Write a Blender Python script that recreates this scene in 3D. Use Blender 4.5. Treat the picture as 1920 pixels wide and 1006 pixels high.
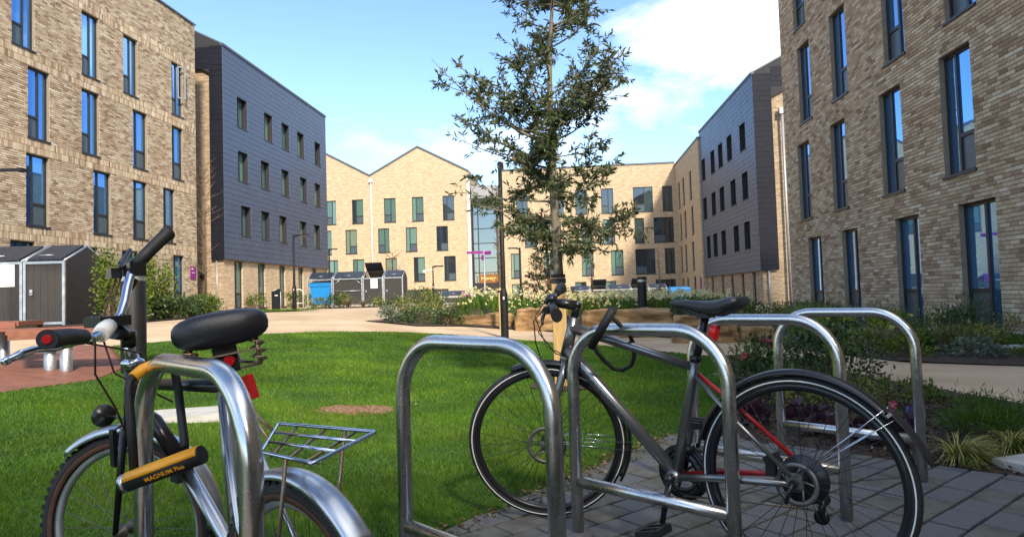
import bpy, bmesh, math, random
import numpy as np
from mathutils import Vector, Matrix, noise

for o in list(bpy.data.objects):
    bpy.data.objects.remove(o)
SC = bpy.context.scene
COL = SC.collection
R = math.radians
random.seed(7)
rng = np.random.default_rng(7)

# ------------------------------------------------------------------ camera
TH, RO, CH = 0.0408, 0.0312, 0.9725
cam_d = bpy.data.cameras.new('camera')
cam_d.sensor_fit = 'HORIZONTAL'
cam_d.sensor_width = 36.0
cam_d.lens = 36.0 * 1227.3 / 1920.0
cam_d.clip_start = 0.05
cam_d.clip_end = 2000
cam = bpy.data.objects.new('camera', cam_d)
COL.objects.link(cam)
rx, up0, fw = Vector((1, 0, 0)), Vector((0, -math.sin(TH), math.cos(TH))), Vector((0, math.cos(TH), math.sin(TH)))
rr = rx * math.cos(RO) - up0 * math.sin(RO)
uu = rx * math.sin(RO) + up0 * math.cos(RO)
cam.matrix_world = Matrix(((rr.x, uu.x, -fw.x, 0), (rr.y, uu.y, -fw.y, 0), (rr.z, uu.z, -fw.z, CH), (0, 0, 0, 1)))
SC.camera = cam

# ------------------------------------------------------------------ world, sun, exposure
SUN_EL = R(36)
TO_SUN = Vector((0.32, -0.947, 0)).normalized()
SUN_AZ = math.atan2(TO_SUN.x, TO_SUN.y)          # from +Y towards +X
world = bpy.data.worlds.new('World')
SC.world = world
world.use_nodes = True
nt = world.node_tree
nt.nodes.clear()
N = nt.nodes.new
out = N('ShaderNodeOutputWorld'); bg = N('ShaderNodeBackground')
sky = N('ShaderNodeTexSky'); sky.sky_type = 'NISHITA'; sky.sun_disc = False
sky.sun_elevation = SUN_EL; sky.sun_rotation = SUN_AZ
sky.air_density = 1.0; sky.dust_density = 0.25; sky.ozone_density = 4.0
tc = N('ShaderNodeTexCoord')
sep = N('ShaderNodeSeparateXYZ'); nt.links.new(tc.outputs['Generated'], sep.inputs[0])
def wmath(op, a, b=None, clamp=False):
    n = N('ShaderNodeMath'); n.operation = op; n.use_clamp = clamp
    for i, v in enumerate((a, b)):
        if v is None: continue
        if isinstance(v, (int, float)): n.inputs[i].default_value = v
        else: nt.links.new(v, n.inputs[i])
    return n.outputs[0]
den = wmath('ADD', wmath('ABSOLUTE', sep.outputs[2]), 0.22)
comb = N('ShaderNodeCombineXYZ')
nt.links.new(wmath('DIVIDE', sep.outputs[0], den), comb.inputs[0])
nt.links.new(wmath('DIVIDE', sep.outputs[1], den), comb.inputs[1])
mp = N('ShaderNodeMapping'); mp.inputs['Location'].default_value = (1.42, 0.10, 0.0)
nt.links.new(comb.outputs[0], mp.inputs[0])
cn = N('ShaderNodeTexNoise'); cn.inputs['Scale'].default_value = 0.95; cn.inputs['Detail'].default_value = 9
cn.inputs['Roughness'].default_value = 0.56; cn.inputs['Distortion'].default_value = 0.25
nt.links.new(mp.outputs[0], cn.inputs['Vector'])
cr = N('ShaderNodeValToRGB')
cr.color_ramp.elements[0].position = 0.50; cr.color_ramp.elements[0].color = (0, 0, 0, 1)
cr.color_ramp.elements[1].position = 0.63; cr.color_ramp.elements[1].color = (1, 1, 1, 1)
nt.links.new(cn.outputs['Fac'], cr.inputs[0])
mixc = N('ShaderNodeMixRGB'); mixc.inputs[2].default_value = (6.6, 6.8, 7.1, 1)
lowf = N('ShaderNodeMapRange'); lowf.interpolation_type = 'SMOOTHSTEP'; lowf.inputs[1].default_value = 0.16; lowf.inputs[2].default_value = 0.30
nt.links.new(sep.outputs[2], lowf.inputs[0])
nt.links.new(wmath('MULTIPLY', cr.outputs[0], lowf.outputs[0]), mixc.inputs[0]); nt.links.new(sky.outputs[0], mixc.inputs[1])
nt.links.new(mixc.outputs[0], bg.inputs[0]); bg.inputs[1].default_value = 0.15
nt.links.new(bg.outputs[0], out.inputs[0])
CLOUD_MAP = mp

sl = bpy.data.lights.new('sun', 'SUN'); sl.energy = 3.4; sl.angle = R(6.0); sl.color = (1.0, 0.90, 0.75)
so = bpy.data.objects.new('sun', sl); COL.objects.link(so)
sd = Vector((TO_SUN.x * math.cos(SUN_EL), TO_SUN.y * math.cos(SUN_EL), math.sin(SUN_EL)))
so.rotation_euler = sd.to_track_quat('Z', 'Y').to_euler()
so.location = (20, -30, 30)

SC.view_settings.view_transform = 'Standard'
SC.view_settings.look = 'None'
SC.view_settings.gamma = 1
SC.view_settings.exposure = 1.08

# ------------------------------------------------------------------ helpers
def tag(o, label=None, cat=None, group=None, kind=None):
    if label: o['label'] = label
    if cat: o['category'] = cat
    if group: o['group'] = group
    if kind: o['kind'] = kind
    return o

def empty(name, loc=(0, 0, 0), rz=0.0, rot=None):
    o = bpy.data.objects.new(name, None)
    COL.objects.link(o)
    o.empty_display_size = 0.2
    o.location = loc
    o.rotation_euler = rot if rot else (0, 0, rz)
    return o

def link(name, me, parent=None, loc=None, rot=None):
    o = bpy.data.objects.new(name, me)
    COL.objects.link(o)
    if parent: o.parent = parent
    if loc is not None: o.location = loc
    if rot is not None: o.rotation_euler = rot
    return o

class MB:
    def __init__(s, M=None):
        s.v = []; s.f = []; s.M = M; s.sm = []
    def add(s, vs, fs, smooth=False):
        b = len(s.v)
        for p in vs:
            p = Vector(p)
            s.v.append((s.M @ p) if s.M else p)
        for f in fs:
            s.f.append([i + b for i in f]); s.sm.append(smooth)
    def box(s, c, d, rot=None):
        x, y, z = d[0] / 2, d[1] / 2, d[2] / 2
        vs = [Vector(p) for p in ((-x, -y, -z), (x, -y, -z), (x, y, -z), (-x, y, -z), (-x, -y, z), (x, -y, z), (x, y, z), (-x, y, z))]
        c = Vector(c)
        vs = [(rot @ p if rot else p) + c for p in vs]
        s.add(vs, [(3, 2, 1, 0), (4, 5, 6, 7), (0, 1, 5, 4), (1, 2, 6, 5), (2, 3, 7, 6), (3, 0, 4, 7)])
        return s
    def bx(s, x0, x1, y0, y1, z0, z1):
        return s.box(((x0 + x1) / 2, (y0 + y1) / 2, (z0 + z1) / 2), (abs(x1 - x0), abs(y1 - y0), abs(z1 - z0)))
    def tube(s, pts, r, seg=10, caps=True, closed=False, flat=None):
        pts = [Vector(p) for p in pts]; n = len(pts)
        rs = r if isinstance(r, (list, tuple)) else [r] * n
        up = None; vs = []; fs = []
        for i, p in enumerate(pts):
            if closed: t = pts[(i + 1) % n] - pts[i - 1]
            else: t = pts[min(i + 1, n - 1)] - pts[max(i - 1, 0)]
            t.normalize()
            if up is None:
                a = Vector((0, 0, 1)) if abs(t.z) < 0.9 else Vector((1, 0, 0))
                up = (a - t * a.dot(t)).normalized()
            else:
                up = up - t * up.dot(t)
                if up.length < 1e-6: up = t.orthogonal()
                up.normalize()
            sd_ = t.cross(up)
            for k in range(seg):
                a = 2 * math.pi * k / seg
                fl = flat if flat else 1.0
                vs.append(p + (sd_ * math.cos(a) * fl + up * math.sin(a)) * rs[i])
        m = n if closed else n - 1
        for i in range(m):
            j = (i + 1) % n
            for k in range(seg):
                l = (k + 1) % seg
                fs.append((i * seg + k, i * seg + l, j * seg + l, j * seg + k))
        s.add(vs, fs, True)
        if caps and not closed:
            b = len(s.v) - len(vs)
            s.f.append([b + k for k in range(seg)][::-1]); s.sm.append(False)
            s.f.append([b + (n - 1) * seg + k for k in range(seg)]); s.sm.append(False)
        return s
    def lathe(s, prof, seg=24, axis='Z', c=(0, 0, 0), smooth=True):
        c = Vector(c); vs = []; fs = []; n = len(prof)
        for r_, h in prof:
            for k in range(seg):
                a = 2 * math.pi * k / seg
                ca, sa = math.cos(a) * r_, math.sin(a) * r_
                p = {'Z': (ca, sa, h), 'Y': (ca, h, sa), 'X': (h, ca, sa)}[axis]
                vs.append(c + Vector(p))
        for i in range(n - 1):
            for k in range(seg):
                l = (k + 1) % seg
                fs.append((i * seg + k, i * seg + l, (i + 1) * seg + l, (i + 1) * seg + k))
        s.add(vs, fs, smooth)
        return s
    def ring(s, rad, r, c=(0, 0, 0), segR=48, seg=8, a0=0, a1=360, prof=None):
        """torus (or arc) round the Y axis; prof = list of (dr, dy)"""
        c = Vector(c)
        prof = prof or [(math.cos(2 * math.pi * k / seg) * r, math.sin(2 * math.pi * k / seg) * r) for k in range(seg)]
        full = (a1 - a0) >= 360; n = segR if full else segR + 1; m = len(prof); vs = []; fs = []
        for i in range(n):
            a = R(a0 + (a1 - a0) * i / segR)
            for dr, dy in prof:
                vs.append(c + Vector((math.cos(a) * (rad + dr), dy, math.sin(a) * (rad + dr))))
        for i in range(segR):
            j = (i + 1) % n
            for k in range(m):
                l = (k + 1) % m
                fs.append((i * m + k, j * m + k, j * m + l, i * m + l))
        s.add(vs, fs, True)
        if not full:
            b = len(s.v) - len(vs)
            s.f.append([b + k for k in range(m)]); s.sm.append(False)
            s.f.append([b + (n - 1) * m + k for k in range(m)][::-1]); s.sm.append(False)
        return s
    def prism(s, poly, z0, z1):
        n = len(poly)
        vs = [(x, y, z0) for x, y in poly] + [(x, y, z1) for x, y in poly]
        fs = [list(range(n))[::-1], list(range(n, 2 * n))] + [(i, (i + 1) % n, n + (i + 1) % n, n + i) for i in range(n)]
        s.add(vs, fs); return s
    def mesh(s, name, mat=None):
        me = bpy.data.meshes.new(name)
        me.from_pydata([tuple(p) for p in s.v], [], s.f)
        me.polygons.foreach_set('use_smooth', s.sm)
        if mat: me.materials.append(mat)
        bm = bmesh.new(); bm.from_mesh(me)
        bmesh.ops.recalc_face_normals(bm, faces=bm.faces)
        bm.to_mesh(me); bm.free()
        me.update()
        return me
    def build(s, name, mat, parent=None, loc=None, rot=None):
        return link(name, s.mesh(name, mat), parent, loc, rot)

def npmesh(name, V, F, mat, attr=None, smooth=False):
    """V (n,3), F (m,k) with k constant; attr per vertex float"""
    me = bpy.data.meshes.new(name)
    V = np.ascontiguousarray(V, dtype=np.float32); F = np.ascontiguousarray(F, dtype=np.int32)
    me.vertices.add(len(V)); me.vertices.foreach_set('co', V.ravel())
    k = F.shape[1]
    me.loops.add(F.size); me.loops.foreach_set('vertex_index', F.ravel())
    me.polygons.add(len(F)); me.polygons.foreach_set('loop_start', np.arange(0, F.size, k, dtype=np.int32))
    me.polygons.foreach_set('loop_total', np.full(len(F), k, dtype=np.int32))
    me.polygons.foreach_set('use_smooth', np.full(len(F), bool(smooth)))
    if attr is not None:
        a = me.attributes.new('tone', 'FLOAT', 'POINT')
        a.data.foreach_set('value', np.ascontiguousarray(attr, dtype=np.float32))
    me.update(calc_edges=True); me.validate()
    if mat: me.materials.append(mat)
    return me

# ------------------------------------------------------------------ materials
MATS = {}
def mat(name, col, rough=0.6, metal=0.0, var=0.12, scale=6.0, bump=0.0, bscale=60.0, spec=0.5, tint=None, rvar=0.0, ior=None, stretch=None, coat=0.0):
    m = bpy.data.materials.new(name); m.use_nodes = True
    t = m.node_tree; b = t.nodes['Principled BSDF']
    b.inputs['Roughness'].default_value = rough; b.inputs['Metallic'].default_value = metal
    b.inputs['Specular IOR Level'].default_value = spec
    if ior: b.inputs['IOR'].default_value = ior
    if coat: b.inputs['Coat Weight'].default_value = coat
    g = t.nodes.new('ShaderNodeNewGeometry')
    vec = g.outputs['Position']
    if stretch:
        mpn = t.nodes.new('ShaderNodeMapping'); mpn.inputs['Scale'].default_value = stretch
        t.links.new(vec, mpn.inputs[0]); vec = mpn.outputs[0]
    n = t.nodes.new('ShaderNodeTexNoise'); n.inputs['Scale'].default_value = scale; n.inputs['Detail'].default_value = 6
    t.links.new(vec, n.inputs['Vector'])
    rp = t.nodes.new('ShaderNodeValToRGB')
    c2 = tint or tuple(min(1, c * (1 + var)) for c in col)
    c1 = tuple(c * (1 - var) for c in col)
    rp.color_ramp.elements[0].position = 0.32; rp.color_ramp.elements[0].color = (*c1, 1)
    rp.color_ramp.elements[1].position = 0.68; rp.color_ramp.elements[1].color = (*c2, 1)
    t.links.new(n.outputs['Fac'], rp.inputs[0]); t.links.new(rp.outputs[0], b.inputs['Base Color'])
    if rvar:
        mr = t.nodes.new('ShaderNodeMapRange'); mr.inputs[1].default_value = 0.3; mr.inputs[2].default_value = 0.7
        mr.inputs[3].default_value = rough - rvar; mr.inputs[4].default_value = rough + rvar
        t.links.new(n.outputs['Fac'], mr.inputs[0]); t.links.new(mr.outputs[0], b.inputs['Roughness'])
    if bump:
        n2 = t.nodes.new('ShaderNodeTexNoise'); n2.inputs['Scale'].default_value = bscale; n2.inputs['Detail'].default_value = 5
        t.links.new(vec, n2.inputs['Vector'])
        bp_ = t.nodes.new('ShaderNodeBump'); bp_.inputs['Strength'].default_value = bump; bp_.inputs['Distance'].default_value = 0.01
        t.links.new(n2.outputs['Fac'], bp_.inputs['Height']); t.links.new(bp_.outputs[0], b.inputs['Normal'])
    MATS[name] = m
    return m

def tone_mat(name, stops, rough=0.8, spec=0.3, trans=0.0, scale=40.0, var=0.25, bump=0.0, stain=0.0):
    """colour from the 'tone' attribute through a ramp; grain from noise; optional translucency for leaves"""
    m = bpy.data.materials.new(name); m.use_nodes = True
    t = m.node_tree; b = t.nodes['Principled BSDF']
    b.inputs['Roughness'].default_value = rough; b.inputs['Specular IOR Level'].default_value = spec
    at = t.nodes.new('ShaderNodeAttribute'); at.attribute_name = 'tone'
    rp = t.nodes.new('ShaderNodeValToRGB'); rp.color_ramp.interpolation = 'LINEAR'
    els = rp.color_ramp.elements
    while len(els) < len(stops): els.new(0.5)
    for e, (p, c) in zip(els, stops): e.position = p; e.color = (*c, 1)
    t.links.new(at.outputs['Fac'], rp.inputs[0])
    g = t.nodes.new('ShaderNodeNewGeometry')
    n = t.nodes.new('ShaderNodeTexNoise'); n.inputs['Scale'].default_value = scale; n.inputs['Detail'].default_value = 4
    t.links.new(g.outputs['Position'], n.inputs['Vector'])
    mr = t.nodes.new('ShaderNodeMapRange'); mr.inputs[1].default_value = 0.3; mr.inputs[2].default_value = 0.7
    mr.inputs[3].default_value = 1 - var; mr.inputs[4].default_value = 1 + var
    t.links.new(n.outputs['Fac'], mr.inputs[0])
    mx = t.nodes.new('ShaderNodeMixRGB'); mx.blend_type = 'MULTIPLY'; mx.inputs[0].default_value = 1
    t.links.new(rp.outputs[0], mx.inputs[1]); t.links.new(mr.outputs[0], mx.inputs[2])
    if stain:
        mp2 = t.nodes.new('ShaderNodeMapping'); mp2.inputs['Scale'].default_value = (1, 1, 0.45); t.links.new(g.outputs['Position'], mp2.inputs[0])
        n3 = t.nodes.new('ShaderNodeTexNoise'); n3.inputs['Scale'].default_value = 0.55; n3.inputs['Detail'].default_value = 7; n3.inputs['Roughness'].default_value = 0.65; t.links.new(mp2.outputs[0], n3.inputs['Vector'])
        m3 = t.nodes.new('ShaderNodeMapRange'); m3.inputs[1].default_value = 0.32; m3.inputs[2].default_value = 0.68; m3.inputs[3].default_value = 1 - stain; m3.inputs[4].default_value = 1 + stain * 0.7
        t.links.new(n3.outputs['Fac'], m3.inputs[0])
        m4 = t.nodes.new('ShaderNodeMixRGB'); m4.blend_type = 'MULTIPLY'; m4.inputs[0].default_value = 1
        t.links.new(mx.outputs[0], m4.inputs[1]); t.links.new(m3.outputs[0], m4.inputs[2]); mx = m4
    t.links.new(mx.outputs[0], b.inputs['Base Color'])
    if bump:
        bp_ = t.nodes.new('ShaderNodeBump'); bp_.inputs['Strength'].default_value = bump; bp_.inputs['Distance'].default_value = 0.006
        t.links.new(n.outputs['Fac'], bp_.inputs['Height']); t.links.new(bp_.outputs[0], b.inputs['Normal'])
    if trans:
        o = t.nodes['Material Output']
        tr = t.nodes.new('ShaderNodeBsdfTranslucent'); t.links.new(mx.outputs[0], tr.inputs[0])
        ms = t.nodes.new('ShaderNodeMixShader'); ms.inputs[0].default_value = trans
        t.links.new(b.outputs[0], ms.inputs[1]); t.links.new(tr.outputs[0], ms.inputs[2]); t.links.new(ms.outputs[0], o.inputs[0])
    MATS[name] = m
    return m

BRICK_STOPS = [(0.0, (0.20, 0.130, 0.084)), (0.2, (0.30, 0.208, 0.132)), (0.5, (0.42, 0.318, 0.205)), (0.78, (0.51, 0.415, 0.285)), (1.0, (0.60, 0.53, 0.41))]
M_brick = tone_mat('brick_buff', BRICK_STOPS, rough=0.85, scale=45, var=0.22, bump=0.4, stain=0.12)
M_mortar = mat('mortar', (0.24, 0.195, 0.14), 0.9, var=0.15, scale=12, bump=0.3)
M_steel = mat('brushed_steel', (0.64, 0.63, 0.61), 0.27, 1.0, var=0.06, scale=22, rvar=0.05, bump=0.02, bscale=90)
M_galv = mat('galvanised_steel', (0.45, 0.47, 0.48), 0.45, 0.85, var=0.18, scale=9, rvar=0.1)
M_blackpost = mat('black_powder_coat', (0.009, 0.009, 0.010), 0.55, 0, var=0.2, scale=10, spec=0.25)
M_frame = mat('window_frame_grey', (0.018, 0.021, 0.026), 0.45, 0, var=0.1)
M_clad = mat('slate_cladding', (0.062, 0.086, 0.140), 0.46, 0.30, var=0.10, scale=1.3, rvar=0.04)
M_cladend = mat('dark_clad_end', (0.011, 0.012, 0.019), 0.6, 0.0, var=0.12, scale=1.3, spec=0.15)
M_cladgap = mat('cladding_joint', (0.02, 0.02, 0.022), 0.8)
M_coping = mat('roof_coping', (0.09, 0.095, 0.11), 0.5, 0.3)
M_roof = mat('roof_grey', (0.07, 0.07, 0.075), 0.7)
M_black = mat('black_rubber', (0.010, 0.010, 0.011), 0.6, 0, var=0.2, scale=30)
M_tyre = mat('tyre_rubber', (0.016, 0.015, 0.015), 0.75, 0, var=0.3, scale=40, bump=0.3, bscale=220)
M_gum = mat('brown_sidewall', (0.10, 0.042, 0.022), 0.75, 0, var=0.25, scale=30)
M_bikegrey = mat('matt_grey_paint', (0.24, 0.24, 0.24), 0.28, 0.85, var=0.08, scale=8)
M_bikeblack = mat('satin_black_paint', (0.013, 0.013, 0.015), 0.3, 0.1, var=0.15)
M_red = mat('red_paint', (0.34, 0.010, 0.014), 0.3, 0, var=0.1)
M_redlens = mat('red_lens', (0.50, 0.008, 0.012), 0.18, 0, var=0.12, scale=60, coat=0.6)
M_chrome = mat('chrome', (0.58, 0.62, 0.70), 0.14, 1.0, var=0.08, scale=25, rvar=0.05)
M_alu = mat('alloy_silver', (0.55, 0.56, 0.58), 0.33, 1.0, var=0.1, scale=14, rvar=0.08)
M_spoke = mat('dull_spoke_steel', (0.16, 0.15, 0.14), 0.5, 0.7, var=0.2, scale=20)
M_rust = mat('rusty_steel', (0.36, 0.33, 0.29), 0.4, 0.8, var=0.2, scale=35, tint=(0.34, 0.20, 0.10))
M_yellow = mat('yellow_plastic', (0.85, 0.36, 0.010), 0.42, 0, var=0.08)
M_white = mat('white_plastic', (0.78, 0.76, 0.70), 0.5, 0, var=0.06)
M_cable = mat('cable_housing', (0.06, 0.022, 0.015), 0.45)
M_vinyl = mat('black_vinyl', (0.014, 0.015, 0.018), 0.38, 0, var=0.15, scale=20, bump=0.15, bscale=300)
M_wood = mat('pine_stake', (0.48, 0.30, 0.11), 0.7, 0, var=0.2, scale=5, stretch=(9, 9, 0.8), bump=0.3, bscale=20)
M_hardwood = mat('redwood_board', (0.23, 0.085, 0.050), 0.55, 0, var=0.25, scale=4, stretch=(1, 6, 6), bump=0.2, bscale=12)
M_deck = mat('deck_board', (0.20, 0.082, 0.052), 0.6, 0, var=0.22, scale=3, stretch=(1, 6, 6), bump=0.25, bscale=14)
M_path = mat('bound_gravel', (0.45, 0.315, 0.185), 0.9, 0, var=0.14, scale=0.8, tint=(0.56, 0.415, 0.265), bump=0.35, bscale=160)
M_soil = mat('bark_mulch', (0.030, 0.020, 0.014), 0.95, 0, var=0.6, scale=30, tint=(0.075, 0.045, 0.028), bump=1.0, bscale=45)
M_lawn = mat('lawn_base', (0.034, 0.088, 0.006), 0.95, 0, var=0.35, scale=3.5, bump=0.7, bscale=70)
M_joint = mat('mossy_joint', (0.036, 0.038, 0.014), 0.95, 0, var=0.5, scale=14, bump=0.5)
M_sett = mat('granite_sett', (0.118, 0.115, 0.114), 0.85, 0, var=0.25, scale=120, bump=0.35, bscale=220)
M_sett2 = mat('granite_sett_mossy', (0.115, 0.110, 0.078), 0.9, 0, var=0.3, scale=9, tint=(0.145, 0.14, 0.12), bump=0.35, bscale=220)
M_conc = mat('concrete', (0.42, 0.40, 0.36), 0.85, 0, var=0.15, scale=10, bump=0.2)
M_stone = mat('sandstone', (0.25, 0.125, 0.042), 0.92, 0, var=0.55, scale=2.4, tint=(0.40, 0.245, 0.105), bump=1.0, bscale=11, stretch=(1, 1, 3.2))
M_stonetop = M_stone
M_timberdark = mat('dark_timber_board', (0.030, 0.025, 0.022), 0.65, 0, var=0.2, scale=5, stretch=(6, 6, 0.6))
M_sedum = mat('dark_lid', (0.020, 0.024, 0.036), 0.4, 0, var=0.15)
M_blue = mat('blue_plastic', (0.008, 0.20, 0.52), 0.4, 0, var=0.08)
M_magenta = mat('magenta_sign', (0.20, 0.010, 0.17), 0.4, 0, var=0.05)
M_paper = mat('white_notice', (0.80, 0.78, 0.75), 0.6, 0, var=0.04)
M_ink = mat('dark_print', (0.03, 0.03, 0.03), 0.6)
M_honey = mat('amber_sign', (0.22, 0.085, 0.010), 0.5, 0, var=0.15, scale=3)
M_gold = mat('pale_gold_letter', (0.75, 0.62, 0.20), 0.5)
M_bark = mat('pale_bark', (0.15, 0.125, 0.085), 0.85, 0, var=0.35, scale=9, stretch=(3, 3, 1), bump=0.5, bscale=30)
M_barkred = mat('red_bark', (0.12, 0.055, 0.03), 0.85, 0, var=0.3, scale=10, bump=0.5)
M_twig = mat('twig', (0.13, 0.085, 0.05), 0.85, 0, var=0.3, scale=10)
M_pipe = mat('downpipe_grey', (0.30, 0.29, 0.29), 0.45, 0.3, var=0.1)
M_white_pipe = mat('downpipe_pale', (0.62, 0.60, 0.57), 0.5, 0.1, var=0.08)

def glass_mat(name, stops, ior=1.75, rough=0.02, metal=0.0):
    m = bpy.data.materials.new(name); m.use_nodes = True
    t = m.node_tree; b = t.nodes['Principled BSDF']
    b.inputs['Roughness'].default_value = rough; b.inputs['IOR'].default_value = ior; b.inputs['Metallic'].default_value = metal
    oi = t.nodes.new('ShaderNodeObjectInfo'); rp = t.nodes.new('ShaderNodeValToRGB'); rp.color_ramp.interpolation = 'CONSTANT'
    els = rp.color_ramp.elements
    while len(els) < len(stops): els.new(0.5)
    for e, (p, c) in zip(els, stops): e.position = p; e.color = (*c, 1)
    t.links.new(oi.outputs['Random'], rp.inputs[0]); t.links.new(rp.outputs[0], b.inputs['Base Color'])
    MATS[name] = m
    return m
M_glass = glass_mat('window_glass', [(0, (0.12, 0.29, 0.58)), (0.4, (0.15, 0.35, 0.66)), (0.75, (0.13, 0.30, 0.54))], ior=1.6, metal=0.8)
M_glassteal = glass_mat('curtained_glass', [(0, (0.02, 0.03, 0.032)), (0.2, (0.075, 0.14, 0.12)), (0.55, (0.115, 0.20, 0.165)), (0.85, (0.15, 0.19, 0.13))], ior=1.6)
M_glassdark = glass_mat('dark_glass', [(0, (0.012, 0.020, 0.028)), (0.4, (0.022, 0.034, 0.040)), (0.7, (0.035, 0.055, 0.055))], ior=1.9)
M_panel = mat('spandrel_panel', (0.060, 0.085, 0.100), 0.35, 0, var=0.1)

# ------------------------------------------------------------------ terrain
def sm01(t):
    t = min(max(t, 0.0), 1.0); return t * t * (3 - 2 * t)
def gz(x, y):
    return 0.62 * sm01((0.085 * (-x - 0.8) + 0.018 * (y - 3)) / 0.8)
def inpoly(x, y, poly):
    c = False; j = len(poly) - 1
    for i in range(len(poly)):
        xi, yi = poly[i]; xj, yj = poly[j]
        if (yi > y) != (yj > y) and x < (xj - xi) * (y - yi) / (yj - yi) + xi: c = not c
        j = i
    return c
def sheet(name, poly, dz, step, material, hf=None, skirt=0.0):
    bm = bmesh.new()
    f = bm.faces.new([bm.verts.new((x, y, 0)) for x, y in poly])
    bmesh.ops.triangulate(bm, faces=[f])
    xs = [p[0] for p in poly]; ys = [p[1] for p in poly]
    for ax, lo, hi in ((0, min(xs), max(xs)), (1, min(ys), max(ys))):
        k = math.floor(lo / step) + 1
        while k * step < hi:
            co = (k * step, 0, 0) if ax == 0 else (0, k * step, 0)
            no = (1, 0, 0) if ax == 0 else (0, 1, 0)
            bmesh.ops.bisect_plane(bm, geom=bm.verts[:] + bm.edges[:] + bm.faces[:], plane_co=co, plane_no=no)
            k += 1
    bmesh.ops.remove_doubles(bm, verts=bm.verts, dist=1e-4)
    for v in bm.verts:
        v.co.z = gz(v.co.x, v.co.y) + dz + (hf(v.co.x, v.co.y) if hf else 0)
    if skirt:
        be = [e for e in bm.edges if e.is_boundary]
        r_ = bmesh.ops.extrude_edge_only(bm, edges=be)
        for v in r_['geom']:
            if isinstance(v, bmesh.types.BMVert): v.co.z -= skirt
    bmesh.ops.recalc_face_normals(bm, faces=bm.faces)
    me = bpy.data.meshes.new(name); bm.to_mesh(me); bm.free()
    up = sum(p.normal.z * p.area for p in me.polygons)
    if up < 0: me.flip_normals()
    me.materials.append(material)
    me.polygons.foreach_set('use_smooth', [True] * len(me.polygons))
    return link(name, me)
# ------------------------------------------------------------------ the ground sheets
big = [(-90, -60), (90, -60), (90, 120), (-90, 120)]
tag(sheet('ground', big, -0.16, 2.0, M_soil), 'dark soil under the whole courtyard', kind='structure')
PATH = [(-40, -20), (-40, 75), (30, 75), (16, 40), (9.6, 24), (7.6, 6.0), (5.8, 1.2), (4.4, 0.2), (0, 0.2), (-6, -6), (-20, -20)]
tag(sheet('path', PATH, -0.012, 0.9, M_path), 'sandy bound gravel path round the lawn', kind='structure')
LAWN = [(-13, -4), (-13, 4.6), (-6.4, 4.6), (-4.80, 4.75), (-4.45, 5.68), (-4.18, 6.6), (-4.36, 7.4), (-5.55, 9.05), (-5.3, 10.0), (-4.95, 10.9), (-4.5, 12.1),
        (-3.7, 13.3), (-2.59, 14.15), (-1.6, 14.4), (-0.6, 14.15), (0.5, 13.35), (1.37, 12.4), (2.05, 11.2), (2.58, 9.94), (2.90, 9.45),
        (2.5, 7.9), (1.96, 6.04), (1.47, 4.40), (1.04, 4.42), (-0.24, 2.83), (-1.2, 1.55), (-2.6, -0.4), (-4.0, -4)]
tag(sheet('lawn', LAWN, 0.004, 0.5, M_lawn), 'mown green lawn in the middle of the courtyard', kind='structure')
def bumps(a, sc):
    return lambda x, y: a * noise.noise(Vector((x * sc, y * sc, 3.1)))
BED_NEAR = [(1.42, 4.24), (1.49, 4.42), (1.98, 6.04), (2.52, 7.9), (2.92, 9.42), (3.35, 9.6), (3.62, 8.5), (3.69, 6.7), (3.86, 5.7), (3.95, 5.0), (4.2, 4.1), (4.6, 3.1), (3.62, 2.15), (2.41, 3.29)]
tag(sheet('planting_bed', BED_NEAR, 0.012, 0.12, M_soil, bumps(0.02, 3.0)), 'mulched bed beside the bike stands', kind='structure')
BED_WALL = [(4.5, 11.6), (4.45, 9.7), (4.84, 8.15), (5.74, 7.45), (7.0, 6.9), (7.75, 7.6), (8.0, 10.6), (8.85, 20.5), (6.7, 21), (5.2, 16)]
tag(sheet('planting_bed', BED_WALL, 0.012, 0.3, M_soil, bumps(0.03, 2.0)), 'mulched bed along the shaded brick wall', kind='structure')
GRASS_STRIP = [(6.85, 10.2), (7.35, 9.5), (7.95, 9.0), (8.15, 9.0), (8.4, 12.4), (7.7, 12.4)]
tag(sheet('lawn', GRASS_STRIP, 0.045, 0.5, M_lawn), 'narrow grass strip at the foot of the shaded wall', kind='structure')
def mound(x, y):
    d = min(1.0, max(0.0, (y - (17.6 - 1.25 * max(0.0, x - 0.4))) / 1.2)) * min(1.0, max(0.0, (x + 2.4) / 1.2))
    return 0.40 * sm01(d) * (1 - 0.3 * sm01((x - 3) / 4)) + 0.03 * noise.noise(Vector((x, y, 0)))
BED_MID = [(-3.85, 16.9), (-2.4, 16.3), (-1.3, 17.3), (0.6, 17.0), (1.4, 16.0), (2.6, 14.6), (3.9, 12.4), (4.6, 11.9), (5.6, 15), (6.9, 21), (6.5, 23), (2.0, 23.5), (-2.0, 22), (-3.4, 19)]
tag(sheet('planting_bed', BED_MID, 0.01, 0.4, M_soil, mound), 'raised bed of daffodils behind the sandstone blocks', kind='structure')
BED_BIN = [(-10.2, 31.8), (-7.8, 30.6), (-5.2, 30.4), (-4.6, 32.5), (-9.8, 33.2)]
tag(sheet('planting_bed', BED_BIN, 0.012, 0.6, M_soil), 'low bed in front of the bin store row', kind='structure')
BED_HEDGE = [(-12.6, 13.6), (-9.3, 13.3), (-8.5, 15), (-8.7, 18), (-10.2, 22.5), (-12.4, 28), (-15.2, 28.5), (-16.2, 18)]
tag(sheet('planting_bed', BED_HEDGE, 0.012, 0.6, M_soil), 'bed of evergreen shrubs by the sunlit brick wall', kind='structure')
FAR_LAWN = [(-14.4, 27), (-11, 25.2), (-8.6, 25.2), (-7.7, 26.2), (-8.4, 27.6), (-10.5, 29.2), (-14, 31)]
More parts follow.
